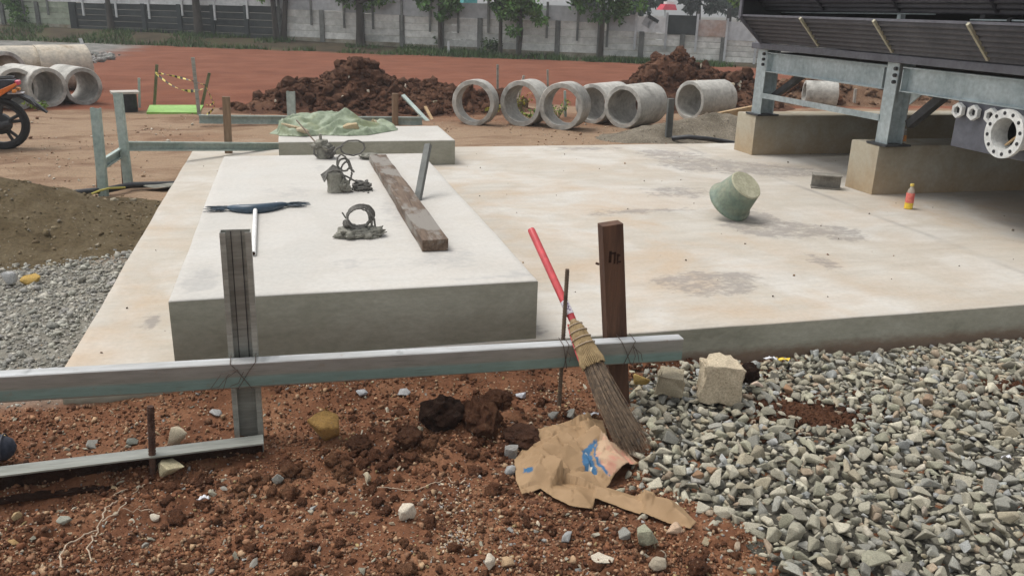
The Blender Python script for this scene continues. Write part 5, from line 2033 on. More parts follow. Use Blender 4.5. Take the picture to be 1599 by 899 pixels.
CLODS_P = [clod_mesh('clod', 60 + i, 2, .36, 'pile_soil') for i in range(5)]
heap('dirt_pile', 'large dark brown heap of dug clay soil behind the tarpaulin', 'dirt pile', 1.45, 14.3,
     [(-.3, .1, .5, .5, .34), (-.1, .0, 1.0, .8, .34), (.95, .0, .75, .55, .20), (1.55, -.1, .55, .5, .13), (-1.4, -.25, .7, .45, .24), (-.9, 0, .5, .5, .10), (2.0, -.35, .5, .35, .10)], 'pile_soil', 120, 3.2, .17, 2300, (.065, .2),
     stones=[(627, 168, 13.6, .10, CREAM), (633, 135, 13.9, .11, PALE), (575, 142, 13.7, .09, PALE), (535, 151, 13.6, .08, PALE), (680, 158, 13.5, .12, CREAM), (545, 120, 13.9, .07, PALE), (430, 158, 13.5, .07, PALE)])
heap('dirt_pile', 'dark brown heap of dug soil behind the concrete pipes at right', 'dirt pile', 6.75, 14.6,
     [(.0, .0, .55, .5, .32), (.05, .0, .95, .75, .44), (.9, -.1, .7, .6, .40), (-.6, -.1, .5, .5, .2), (1.55, -.2, .55, .5, .30)], 'pile_soil', 110, 2.9, .17, 1700, (.065, .22),
     stones=[(1095, 102, 14.3, .13, PALE), (1087, 127, 14.1, .12, CREAM), (1140, 132, 14.0, .22, CREAM), (1155, 131, 14.1, .26, (.4, .36, .28)), (1124, 144, 14.0, .10, CREAM), (1133, 150, 14.0, .08, CREAM)])
heap('rubble_heap', 'low red-brown heap of soil and rubble seen through the steel frame', 'dirt pile', 10.9, 15.4, [(0, 0, 1.5, .7, .36), (1.7, .2, 1.2, .7, .30), (-1.5, -.2, .9, .5, .14)], 'rubble_soil', 90, 3.6, .14, 900, (.09, .25), kindw='rubble')
sl = heap('sand_heap', 'mound of brown sand beside the left edge of the slab', 'sand heap', -2.2, 6.75, [(-.25, .05, .75, .65, .28), (.45, -.1, .6, .7, .14), (-.9, -.1, .7, .6, .16), (.85, .1, .45, .65, .05)], 'sand', 130, 1.9, .06)
def sand_clumps(o, cx, cy, rx, ry, n, pal, hmax):
    me = o.data
    v, t = mesh_arrays(me)
    v = v + np.array(ORG[o.name])
    k = rng.integers(0, len(v), n)
    P = v[k] + rng.normal(0, .012, (n, 3)) * np.array([1, 1, 0])
    P = P[P[:, 2] > terr(P[:, 0], P[:, 1]) - .005]
    merge_scatter('sand_clumps', CLODS_LO, P, rng.lognormal(math.log(.016), .55, len(P)).clip(.006, .06), 'stone_bulk', o, tints(len(P), pal), 1.5)


sand_clumps(sl, 0, 0, 0, 0, 3200, [(.15, .112, .06), (.18, .138, .08), (.12, .088, .047), (.22, .175, .11), (.26, .225, .165)], .3)
sr = heap('sand_heap', 'small grey sand pile at the back edge of the slab by the pipes', 'sand heap', 5.3, 10.55, [(.0, .2, .8, .45, .20), (.75, .25, .6, .45, .24), (-.6, .0, .5, .3, .08)], 'grey_sand', 90, 1.8, .06)


sand_clumps(sr, 0, 0, 0, 0, 900, [(.24, .205, .155), (.30, .26, .20), (.19, .16, .12)], .3)

# ------------------------------------------------------------------ concrete pipes
def pipe_mesh(od, wall, L, mat, seed=0):
    r, ri = od / 2, od / 2 - wall
    m = MB()
    prof = [(ri, 0), (r - .008, 0), (r, .010), (r, L * .33), (r, L * .66), (r, L - .01), (r - .008, L), (ri, L), (ri, L * .5)]
    m.lathe(prof, 40, None, 0, closed=True)
    rr = random.Random(seed)
    for v in m.v:
        v += Vector((rr.gauss(0, 1), rr.gauss(0, 1), rr.gauss(0, 1))) * .0018
    o = m.build('concrete_pipe', mat, None, None, smooth=True)
    return o


def put_pipe(label, px, py, off_deg, L, od=.655, wall=.07, mat='pipe_concrete', Yfront=None, group=None, az=None, z_add=0, roll=0):
    """px,py: where the lowest point of the near ring stands; off_deg: how far the axis turns from the line of sight"""
    p = G(px, py, -.14)
    if Yfront:
        p = DY(px, py, Yfront)
    a = math.atan2(p.x, p.y) + math.radians(off_deg) if az is None else math.radians(az)
    o = pipe_mesh(od, wall, L, mat, int(px + py))
    d = Vector((math.sin(a), math.cos(a), 0))
    z = gz(p.x, p.y) + od / 2 - .012 + z_add
    o.location = (p.x, p.y, z)
    o.rotation_mode = 'QUATERNION'
    o.rotation_quaternion = d.to_track_quat('Z', 'Y') @ __import__('mathutils').Quaternion((0, 0, 1), roll)
    return tag(o, label, 'concrete pipe', group)


GP = 'concrete pipes standing about the yard'
put_pipe('narrow concrete pipe ring farthest left of the right-hand row', 738, 194, 22, .22, .66, .065, group=GP)
put_pipe('concrete pipe ring with yellow weeds seen through it', 811, 196, 26, .42, .66, .07, group=GP)
put_pipe('concrete pipe ring nearest the camera with grassy weeds inside', 874, 202, 20, .36, .665, .07, group=GP)
put_pipe('concrete pipe set back behind the two crossing rings', 922, 191, 33, .75, .60, .055, group=GP)
put_pipe('large open-mouthed concrete pipe between the set-back pipe and the right soil heap', 970, 200, 30, .82, .62, .06, group=GP)
put_pipe('concrete pipe lying on the grey sand pile, mouth towards the left', 1073, 192, 42, .78, .60, .055, group=GP, z_add=.06)
put_pipe('short concrete pipe seen from its side through the steel frame', 1253, 166, 80, .58, .50, .055, group=GP)
GL = 'concrete pipes stacked at the left edge'
put_pipe('concrete pipe rightmost in the left stack, red field seen through it', 134, 163, -21, .85, .585, .062, group=GL)
put_pipe('concrete pipe in the middle of the left front row, its bore dark', 79, 167, -26, 1.05, .60, .062, group=GL)
put_pipe('concrete pipe in the left front row partly hidden by the motorcycle', 32, 169, -27, 1.25, .62, .062, group=GL)
put_pipe('tan mud-stained concrete pipe lying behind the left front row, right half', 62, 140, 60, .85, .80, .07, 'tan_pipe_concrete', group=GL, az=62)
put_pipe('tan mud-stained concrete pipe lying behind the left front row, left half', -6, 142, 60, 1.0, .78, .07, 'tan_pipe_concrete', group=GL, az=62)
put_pipe('dark-mouthed concrete pipe at the far left behind the front row', 16, 146, -30, .8, .74, .07, 'pipe_concrete', group=GL)

# ------------------------------------------------------------------ rear batter boards, stakes, tape


def stake(label, x0, y0, x1, y1, w, d, mat, Y=None, name='stake', cat='stake', zb=-.15, lean=0, cch=False, group=None):
    p0 = G(x0, y0, zb)
    if Y:
        p0 = DY(x0, y0, Y)
    p1 = DY(x1, y1, p0.y + lean)
    ax = (p1 - p0).normalized()
    if cch:
        return c_post(name, label, cat, p0 - ax * .08, p1, w, d, (.3, 1, 0), mat, w * .2, group)
    o = MB().bar(p0 - ax * .08, p1, w, d).build(name, mat, None, p0, bevel=.002)
    return tag(o, label, cat, group)


GS = 'thin stakes standing in the yard'
b1 = stake('leaning green steel channel post nearest the sand heap', 160, 306, 147, 169, .075, .045, 'green_channel', name='steel_channel_post', cat='post', cch=True)
b2 = stake('leaning green steel channel post at the corner of the rear batter boards', 199, 291, 182, 146, .07, .045, 'green_channel', name='steel_channel_post', cat='post', cch=True)
stake('thin dark stick behind the corner channel post', 193, 290, 190, 245, .02, .02, 'post_wood', group=GS)
stake('thin dark stick behind the channel post by the sand heap', 153, 300, 152, 265, .02, .02, 'post_wood', group=GS)


def rail_between(label, p0, p1, h, d, mat='green_channel', name='steel_channel_rail'):
    p0, p1 = Vector(p0), Vector(p1)
    z = (p1 - p0).normalized()
    o = MB().prism(cprof(h, d, .004, h * .18), p0, p1, (0, 0, 1)).build(name, mat, None, p0)
    return tag(o, label, 'rail')


ra, rb = DY(150, 258, 7.75), DY(192, 232, 8.6)
rail_between('short steel channel rail joining the two leaning corner posts', DY(153, 259, 7.93), DY(193, 234, 8.30), .085, .035)
rail_between('steel channel rail running behind the slab from the corner post', DY(196, 228, 8.32), DY(440, 229, 9.35), .085, .035)
rail_between('farther steel channel rail in front of the big soil heap', DY(311, 186, 12.2), DY(659, 189, 12.2), .115, .04)
stake('brown timber stake at the rear channel rail', 357, 234, 353, 151, .075, .04, 'tan_wood', Y=9.05, name='timber_stake')
stake('short green channel post in front of the soil heap', 455, 190, 453, 143, .11, .05, 'green_channel', name='steel_channel_post', cat='post', Y=12.15, cch=True)
stake('brown timber stake in front of the soil heap, right of the tarpaulin', 617, 196, 617, 146, .085, .05, 'tan_wood', Y=12.12, name='timber_stake')
stake('green channel slanting against the soil heap', 668, 190, 629, 149, .06, .03, 'green_channel', name='steel_channel_offcut', cat='channel', lean=.5, Y=12.6)
stake('small tan wood piece leaning on the soil heap', 674, 186, 664, 167, .045, .03, 'yellow_wood', lean=.3, name='wood_offcut', cat='wood', Y=12.8)
stake('grey stake standing left of the taped enclosure', 218, 168, 217, 122, .035, .03, 'green_channel', group=GS)
k1 = stake('olive bamboo stake holding the left end of the striped tape', 241, 166, 245, 101, .042, .04, 'olive_bamboo', name='bamboo_stake')
stake('tall light steel stake beside the lime board', 311, 180, 301, 90, .05, .03, 'zinc_channel', name='steel_stake')
k2 = stake('olive bamboo stake holding the right end of the striped tape', 315, 166, 327, 114, .045, .04, 'olive_bamboo', name='bamboo_stake')
stake('tall thin steel stake behind the first concrete ring', 777, 168, 777, 101, .035, .025, 'zinc_channel', group=GS, name='steel_stake')
stake('thin steel stake between the second and third concrete rings', 856, 165, 855, 109, .03, .025, 'zinc_channel', group=GS, name='steel_stake')
stake('thin steel stake seen through the third concrete ring', 883, 184, 882, 142, .035, .025, 'green_channel', group=GS, name='steel_stake')
stake('pale slanting stick behind the second concrete ring', 808, 160, 818, 118, .04, .03, 'grey_board', group=GS)
stake('pale stake leaning by the left rubble strip', 133, 80, 125, 60, .09, .06, 'wall_white', name='steel_stake', group=GS)
stake('pale slanting plastic stick behind the left concrete pipes', 86, 90, 74, 73, .06, .05, 'white_paint', name='plastic_pipe', Y=19)
stake('pale thin stake at the foot of the far wall', 701, 86, 700, 65, .07, .06, 'wall_white', name='steel_stake', group=GS)
stake('grey square post at the back edge of the slab by the sand pile', 1043, 222, 1048, 154, .085, .05, 'wall_post', name='concrete_post', cat='post')
stake('thin stake in the rubble seen through the steel frame', 1333, 165, 1336, 139, .05, .04, 'grey_board', group=GS)


def tape():
    pa = DY(243, 114, 14.2)
    pb = DY(322, 137, 13.4)
    m = MB()

    def strip(a, b, sag, w, n, tw, seed):
        r = random.Random(seed)
        for i in range(n):
            f0, f1 = i / n, (i + 1) / n
            P = lambda f: a.lerp(b, f) + Vector((0, 0, -sag * 4 * f * (1 - f)))
            A = lambda f: Vector((0, math.sin(tw * f * 6.28 + seed) * .8, math.cos(tw * f * 6.28 + seed) * .6 + .4)).normalized() * w
            p0, p1 = P(f0), P(f1)
            m.add([p0 - A(f0), p1 - A(f1), p1 + A(f1), p0 + A(f0)], [(0, 1, 2, 3)], i % 2)
    strip(pa, pb, .14, .024, 16, .5, 1)
    strip(pa, pb + Vector((0, 0, .03)), -.02, .016, 18, 1.5, 2)
    strip(pb, pb + Vector((.10, -.03, -.28)), -.02, .02, 8, 1, 3)
    strip(pb + Vector((.10, -.03, -.28)), pb + Vector((-.1, -.06, -.43)), .02, .02, 8, 1, 4)
    strip(pb + Vector((.10, -.03, -.20)), pb + Vector((-.02, -.06, -.24)), .03, .015, 5, 1, 5)
    o = m.build('barrier_tape', ['tape_yellow', 'tape_black'], None, pa, solid=.002)
    tag(o, 'sagging yellow and black striped barrier tape between two bamboo stakes', 'tape')


tape()
q = [G(229, 178), G(312, 179), G(318, 167), G(234, 167)]
m = MB()
zt = -.15 + .03
vs = [Vector((p.x, p.y, -.16)) for p in q] + [Vector((p.x, p.y, zt)) for p in q]
m.add(vs, [(3, 2, 1, 0), (4, 5, 6, 7)] + [(i, (i + 1) % 4, 4 + (i + 1) % 4, 4 + i) for i in range(4)])
tag(m.build('lime_board', 'lime_board', None, q[0], bevel=.004), 'flat lime green board lying on the ground below the striped tape', 'board')

c = G(195, 177)
T = thing('drum', 'short black drum with a pale board on top in the yard', 'drum', c)
MB().tube([c + Vector((0, .18, 0)), c + Vector((0, .18, .27))], .16, 20).build('drum_body', 'black_rubber', T, smooth=True)
MB().box(c + Vector((.0, .18, .288)), (.38, .32, .03), Matrix.Rotation(.25, 3, 'Z')).build('drum_lid', 'grey_board', T)

p0, p1 = G(1092, 189, -.02), G(1152, 180, .0)
tag(MB().bar(p0 + Vector((0, 0, .02)), Vector((p1.x + .4, p1.y + .1, .10)), .10, .07, (0, 0, 1)).build('timber_plank', 'yellow_wood', None, p0, bevel=.003), 'tan timber plank lying on the grey sand by the concrete pipe', 'plank')
pp = [G(1050, 216, -.08), G(1075, 214, -.04), G(1105, 217, -.06), G(1130, 221, -.1), G(1160, 226, -.13)]
tag(MB().tube(pp, .03, 10).build('black_hose', 'hose_black', None, pp[0], smooth=True), 'black hose lying along the back edge of the slab by the grey sand', 'hose')
pp = [G(82, 303, -.10), G(120, 301, -.10), G(170, 296, -.11), G(205, 289, -.11), G(260, 288, -.13), G(300, 286, -.14)]
tag(MB().tube(pp, .028, 10).build('black_hose', 'hose_black', None, pp[0], smooth=True), 'black plastic pipe on the ground behind the brown sand heap', 'hose')
pp = [G(100, 313, -.04), G(125, 310, -.06), G(143, 303, -.08), G(155, 298, -.07), G(170, 294, -.08), G(195, 293, -.11)]
tag(MB().tube(pp, .009, 8).build('yellow_hose', 'yellow_hose', None, pp[0], smooth=True), 'thin yellow hose looped by the leaning channel posts', 'hose')
tag(MB().tube([(5.75, 9.6, -.02), (9.9, 9.6, -.02)], .075, 14).build('black_pipe', 'hose_black', None, (5.75, 9.6, -.1), smooth=True), 'thick black pipe lying behind the farthest concrete pier', 'pipe')
tag(MB().box((7.9, 9.95, .0), (4.2, .10, .10)).build('pale_rail', 'grey_board', None, (5, 9.9, -.05)), 'long pale board lying behind the thick black pipe under the tower', 'board')


# ------------------------------------------------------------------ bucket, steel offcut, bottles, boot, litter
def bucket():
    vd = G(1150, 305, .1) - Vector((0, 0, CAMZ))
    vd.normalize()
    w_ = CR * .70 + CU * .71
    w_ = (w_ - vd * w_.dot(vd)).normalized()
    ax = (w_ * .82 - vd * .57).normalized()
    rim_r, base_r, H = .176, .122, .225
    base_r = .128
    prof = [(0, H), (base_r - .008, H), (base_r, H - .008), (.146, H * .5), (.158, .050), (.163, .034), (.172, .028), (rim_r + .004, .018), (rim_r + .006, .008), (rim_r, 0), (rim_r - .016, .012), (.150, .04), (base_r - .004, H - .03), (0, H - .016)]
    low = G(1157, 345, 0)
    rot = ax.to_track_quat('Z', 'Y').to_matrix().to_4x4()
    # lowest rim point rests on the slab
    zmin, arg = min(((rot @ Vector(((rim_r + .004) * math.cos(t), (rim_r + .004) * math.sin(t), .006))).z, t) for t in np.linspace(0, 6.28, 200))
    lp = rot @ Vector(((rim_r + .004) * math.cos(arg), (rim_r + .004) * math.sin(arg), .006))
    loc = low - lp
    T = thing('bucket', 'dirty green rubber bucket tipped over on the slab, its base towards the camera', 'bucket', loc)
    M = Matrix.Translation(loc) @ rot
    MB().lathe(prof[2:], 40, M).build('bucket_body', 'bucket_green', T, smooth=True)
    MB().lathe([(0, H + .001), (base_r - .007, H + .001), (base_r + .0005, H - .0075)], 40, M).build('bucket_base', 'bucket_base', T, smooth=True)


bucket()
p = G(1290, 294, 0)
o = tag(MB().prism(hprof(.15, .125, .010, .007), p + Vector((-.11, .08, .0645)), p + Vector((.11, -.05, .0645)), (.5, 1, 0)).build('steel_beam_offcut', 'dark_steel', None, p),
        'short offcut of steel I-beam standing on the slab near the pier', 'steel offcut')
o.data.materials[0] = MATS['old_steel']


def bottle(label, p, s, capm, labm, frac=(.30, .72), liquid=None):
    T = thing('bottle', label, 'bottle', p)
    body = [(.0, .002), (.030, .002), (.033, .012), (.033, .055), (.031, .065), (.033, .075), (.033, .130), (.028, .155), (.0155, .178), (.013, .186), (.013, .196), (0, .196)]
    M = Matrix.Translation(p) @ Matrix.Scale(s, 4)
    MB().lathe(body, 20, M).build('bottle_body', 'clear_plastic', T, smooth=True)
    MB().lathe([(.0338, .196 * frac[0]), (.0342, .196 * (frac[0] + .01)), (.0342, .196 * (frac[1] - .01)), (.0338, .196 * frac[1])], 20, M).build('bottle_label', labm, T, smooth=True)
    MB().lathe([(0, .194), (.0165, .194), (.0165, .212), (.015, .214), (0, .214)], 16, M).build('bottle_cap', capm, T, smooth=True)
    if liquid:
        MB().lathe([(0, .004), (.0345, .004), (.0347, .052), (.0345, .054)], 20, M).build('bottle_drink', liquid, T, smooth=True)


bottle('small plastic juice bottle with red label and yellow cap standing on the slab', G(1418, 326, 0), .98, 'yellow_cap', 'red_label', (.28, .70), 'wrapper_yellow')
bottle('small bottle with orange label and pale cap on the pier beside the column', Vector((5.27, 6.36, PIER_Z + .003)), .62, 'pale_plastic', 'orange_label', (.22, .66))

# dark navy boot toe at the left edge
bp = G(4, 722, -.13)
T = thing('boot', 'rounded navy toe of a shoe at the left edge behind the buried channel', 'shoe', bp)
m = MB()
pts = [bp + Vector((x, .02, z)) for x, z in ((-.24, .10), (-.18, .085), (-.12, .065), (-.06, .058), (-.01, .05), (.025, .042), (.042, .036))]
m.tube(pts, [.05, .055, .058, .054, .050, .040, .018], 16)
m.build('boot_upper', 'navy_cloth', T, smooth=True)
m = MB()
for x in (-.01, .008):
    m.tube([bp + Vector((x, .02 + .052 * math.cos(a), .05 + .050 * math.sin(a))) for a in np.linspace(-.3, 3.4, 14)], .003, 6)
m.build('toe_seam', 'bike_seat', T, smooth=True)


def wrapper(label, px, py, w, mat, seed, z=None, asp=.6):
    P = G(px, py, -.1 if z is None else z)
    if z is None:
        P.z = gz(P.x, P.y) + .01
    out = [Vector((P.x + w * math.cos(a) * random.uniform(.7, 1.2), P.y + w * asp * math.sin(a) * random.uniform(.7, 1.2))) for a in np.linspace(0, 6.28, 10)[:-1]]
    return sheet('wrapper', label, 'litter', out, lambda x, y: P.z + .02 * (1 + fbm(x, y, w * .6, 3, seed)) , w / 5, mat, solid=.001, seed=seed)


wrapper('crumpled yellow wrapper lying on the gravel near the slab', 1222, 565, .035, 'wrapper_yellow', 1, -.075)
wrapper('crumpled white wrapper lying on the gravel near the slab', 1203, 564, .04, 'wrapper_white', 2, -.075)
wrapper('pale crumpled plastic bag at the left corner of the slab', 72, 576, .075, 'wrapper_white', 3)
wrapper('small shiny white scrap on the soil at lower left', 318, 773, .02, 'wrapper_white', 4)
wrapper('white torn paper scrap on the gravel at the right edge', 1571, 720, .024, 'wrapper_white', 6, -.06)
wrapper('pink and grey cloth scrap above the paper bag', 925, 640, .035, 'wrapper_white', 7)
wrapper('pale cement crust patch behind the corner channel post', 260, 293, .25, 'mortar', 9, -.14, .4)


def roots():
    m = MB()

    def path(px):
        out = []
        for a, b in px:
            p = G(a, b, -.14)
            out.append(Vector((p.x, p.y, gz(p.x, p.y) + .008)))
        fine = []
        for i in range(len(out) - 1):
            for k in range(4):
                q = out[i].lerp(out[i + 1], k / 4)
                q.z = gz(q.x, q.y) + .010
                fine.append(q + Vector((random.gauss(0, .002), random.gauss(0, .002), 0)))
        fine.append(out[-1])
        return fine
    m.tube(path([(98, 897), (93, 868), (105, 850), (125, 838), (150, 826), (162, 815), (166, 800), (180, 790), (193, 778)]), .0028, 6)
    m.tube(path([(160, 820), (178, 812), (198, 800), (199, 792), (193, 778)]), .0024, 6)
    m.tube(path([(155, 824), (148, 845), (138, 865), (143, 878)]), .0022, 6)
    m.tube(path([(193, 806), (215, 803), (240, 800)]), .0014, 6)
    o = m.build('dry_root', 'root', None, G(150, 840, -.14), smooth=True)
    tag(o, 'pale forked dry root lying on the red soil at lower left', 'root')
    m = MB()
    m.tube(path([(165, 770), (178, 756), (198, 752)]), .0018, 6)
    m.tube(path([(208, 760), (215, 750), (235, 745)]), .0015, 6)
    tag(m.build('dry_root', 'root', None, G(190, 755, -.14), smooth=True), 'short dry root fibres just below the half-buried channel', 'root')
    m = MB()
    m.tube(path([(570, 775), (585, 765), (610, 767), (650, 768), (680, 757), (692, 752)]), .0013, 6)
    m.tube(path([(700, 745), (705, 757), (712, 760)]), .0012, 6)
    tag(m.build('dry_root', 'root', None, G(620, 768, -.14), smooth=True), 'thin curling root fibre on the soil at bottom centre', 'root')


roots()


# ------------------------------------------------------------------ motorcycle at the left edge (rear end in view)
def motorcycle():
    W = G(8, 234, -.15)
    R = .285
    c = W + Vector((0, 0, R))
    T = thing('motorcycle', 'orange and black motorcycle parked at the left edge, only its rear in view', 'motorcycle', W)
    yaw = Matrix.Rotation(.10, 4, 'Z')
    M0 = Matrix.Translation(c) @ yaw
    P = lambda x, y, z: M0 @ Vector((x, y, z))

    def wheel(cx, name):
        Mw = M0 @ Matrix.Translation((cx, 0, 0)) @ Matrix.Rotation(math.pi / 2, 4, 'X')
        prof = [(R - .062, -.035), (R - .03, -.05), (R - .008, -.038), (R, 0), (R - .008, .038), (R - .03, .05), (R - .062, .035)]
        w = MB().lathe(prof, 36, Mw, closed=True).build('wheel', 'black_rubber', T, smooth=True)
        MB().lathe([(R - .085, -.03), (R - .06, -.034), (R - .06, .034), (R - .085, .03)], 36, Mw, closed=True).build('rim', 'dark_steel', w, smooth=True)
        m = MB()
        for k in range(5):
            a = 2 * math.pi * k / 5 + .3
            for s in (-.16, .16):
                m.tube([Mw @ Vector((.04 * math.cos(a), .04 * math.sin(a), 0)), Mw @ Vector(((R - .07) * math.cos(a + s), (R - .07) * math.sin(a + s), 0))], .018, 6)
        m.lathe([(0, -.05), (.11, -.05), (.11, .05), (0, .05)], 16, Mw)
        m.build('spokes', 'dark_steel', w)
        return w
    wheel(0, 'rear')
    wheel(-1.25, 'front')
    sec = lambda pts, mat, name, r, par=T, n=10: MB().tube([P(*q) for q in pts], r, n).build(name, mat, par, smooth=True)
    # engine, swing arm, exhaust
    MB().box(P(-.52, 0, .05), (.34, .20, .26), yaw.to_3x3()).build('engine', 'dark_steel', T, bevel=.03)
    MB().box(P(-.22, -.075, .0), (.42, .05, .09), yaw.to_3x3()).build('swing_arm', 'tower_black', T, bevel=.012)
    MB().box(P(-.28, -.10, .07), (.40, .04, .13), yaw.to_3x3()).build('chain_case', 'tower_black', T, bevel=.02)
    sec([(-.6, -.11, -.10), (-.3, -.14, -.09), (-.1, -.15, -.04), (.12, -.15, .02)], 'tower_black', 'exhaust', [.02, .03, .048, .045])
    sec([(-.05, -.10, .02), (-.16, -.10, .36)], 'dark_steel', 'shock_absorber', .022)
    # body
    def slab_poly(pts, y0, y1, mat, name, bev=.01):
        n = len(pts)
        vs = [P(x, y0, z) for x, z in pts] + [P(x, y1, z) for x, z in pts]
        return MB().add(vs, [tuple(range(n)), tuple(range(2 * n - 1, n - 1, -1))] + [(i, (i + 1) % n, n + (i + 1) % n, n + i) for i in range(n)]).build(name, mat, T, bevel=bev)
    for s in (-1, 1):
        slab_poly([(-.62, .13), (-.40, .10), (-.12, .19), (.10, .33), (.235, .425), (.225, .445), (.06, .37), (-.20, .265), (-.60, .22)], s * .115, s * .135, 'bike_orange', 'side_panel', .006)
        slab_poly([(-.62, .225), (-.30, .235), (-.14, .285), (-.10, .315), (-.30, .27), (-.62, .25)], s * .118, s * .140, 'bike_silver', 'side_stripe', .003)
    slab_poly([(-.62, .25), (-.2, .27), (.06, .375), (.21, .445), (.21, .47), (.12, .48), (-.1, .46), (-.62, .36)], -.10, .10, 'bike_seat', 'tail_body', .02)
    m = MB()
    m.tube([P(-.72, 0, .41), P(-.5, 0, .385), P(-.25, 0, .395), P(-.1, 0, .435), P(.02, 0, .475)], [.08, .105, .10, .085, .05], 14)
    m.build('seat', 'bike_seat', T, smooth=True)
    for s in (-1, 1):
        sec([(-.18, s * .12, .45), (-.02, s * .135, .48), (.16, s * .11, .495), (.2, s * .04, .49)], 'tower_black', 'grab_rail', .011)
    MB().box(P(.222, 0, .438), (.05, .15, .05), yaw.to_3x3()).build('tail_lamp', 'lamp_red', T, bevel=.012)
    fd = slab_poly([(.02, .29), (.10, .325), (.26, .32), (.40, .20), (.475, .115), (.46, .11), (.34, .20), (.22, .285), (.08, .27)], -.045, .045, 'tower_black', 'rear_mudguard', .006)
    slab_poly([(.25, .315), (.33, .27), (.38, .20), (.365, .20), (.24, .305)], -.10, .10, 'dark_steel', 'number_plate', .002)
    slab_poly([(.12, .335), (.27, .335), (.27, .322), (.12, .32)], -.07, .07, 'bike_silver', 'plate_lamp', .003)
    for s in (-1, 1):
        MB().box(P(.20, s * .12, .36), (.04, .08, .035), yaw.to_3x3()).build('indicator', 'orange_label', T, bevel=.01)
    sec([(-.2, .02, R - .02), (-.05, .02, R + .035), (.08, .02, R + .025), (.14, .02, R - .02)], 'tower_black', 'inner_mudguard', .04)
    # front half (outside the frame)
    for s in (-1, 1):
        sec([(-1.25, s * .09, 0), (-1.05, s * .09, .52)], 'bike_silver', 'fork_leg', .022)
        sec([(-1.03, s * .05, .56), (-.98, s * .25, .62), (-.92, s * .36, .60)], 'tower_black', 'handlebar', .014)
        slab_poly([(-1.05, .50), (-.8, .20), (-.62, .15), (-.62, .32), (-.82, .42), (-.98, .56)], s * .10, s * .16, 'bike_orange', 'leg_shield', .01)
    slab_poly([(-1.12, .42), (-1.16, .52), (-1.08, .62), (-.98, .62), (-1.0, .45)], -.10, .10, 'bike_orange', 'front_cowl', .03)
    MB().box(P(-1.155, 0, .50), (.03, .14, .09), yaw.to_3x3()).build('headlight', 'white_paint', T, bevel=.012)
    sec([(-1.42, 0, .24), (-1.30, 0, .315), (-1.18, 0, .31), (-1.08, 0, .25)], 'bike_orange', 'front_mudguard', .05)
    MB().box(P(-.78, 0, .10), (.30, .10, .12), yaw.to_3x3()).build('frame_spine', 'tower_black', T, bevel=.02)
    sec([(-.45, .11, -.05), (-.40, .2, -R)], 'dark_steel', 'kick_stand', .012)


motorcycle()


# ------------------------------------------------------------------ boundary wall
def wall_pt(px, py, off=0):
    """point of the wall plane seen at px,py"""
    d = _ray(px, py)
    n = Vector((.545, 1, 0)).normalized()
    c0 = Vector((-1, 35.0, 0)) - n * off
    o = Vector((0, 0, CAMZ))
    return o + d * ((c0 - o).dot(n) / d.dot(n))


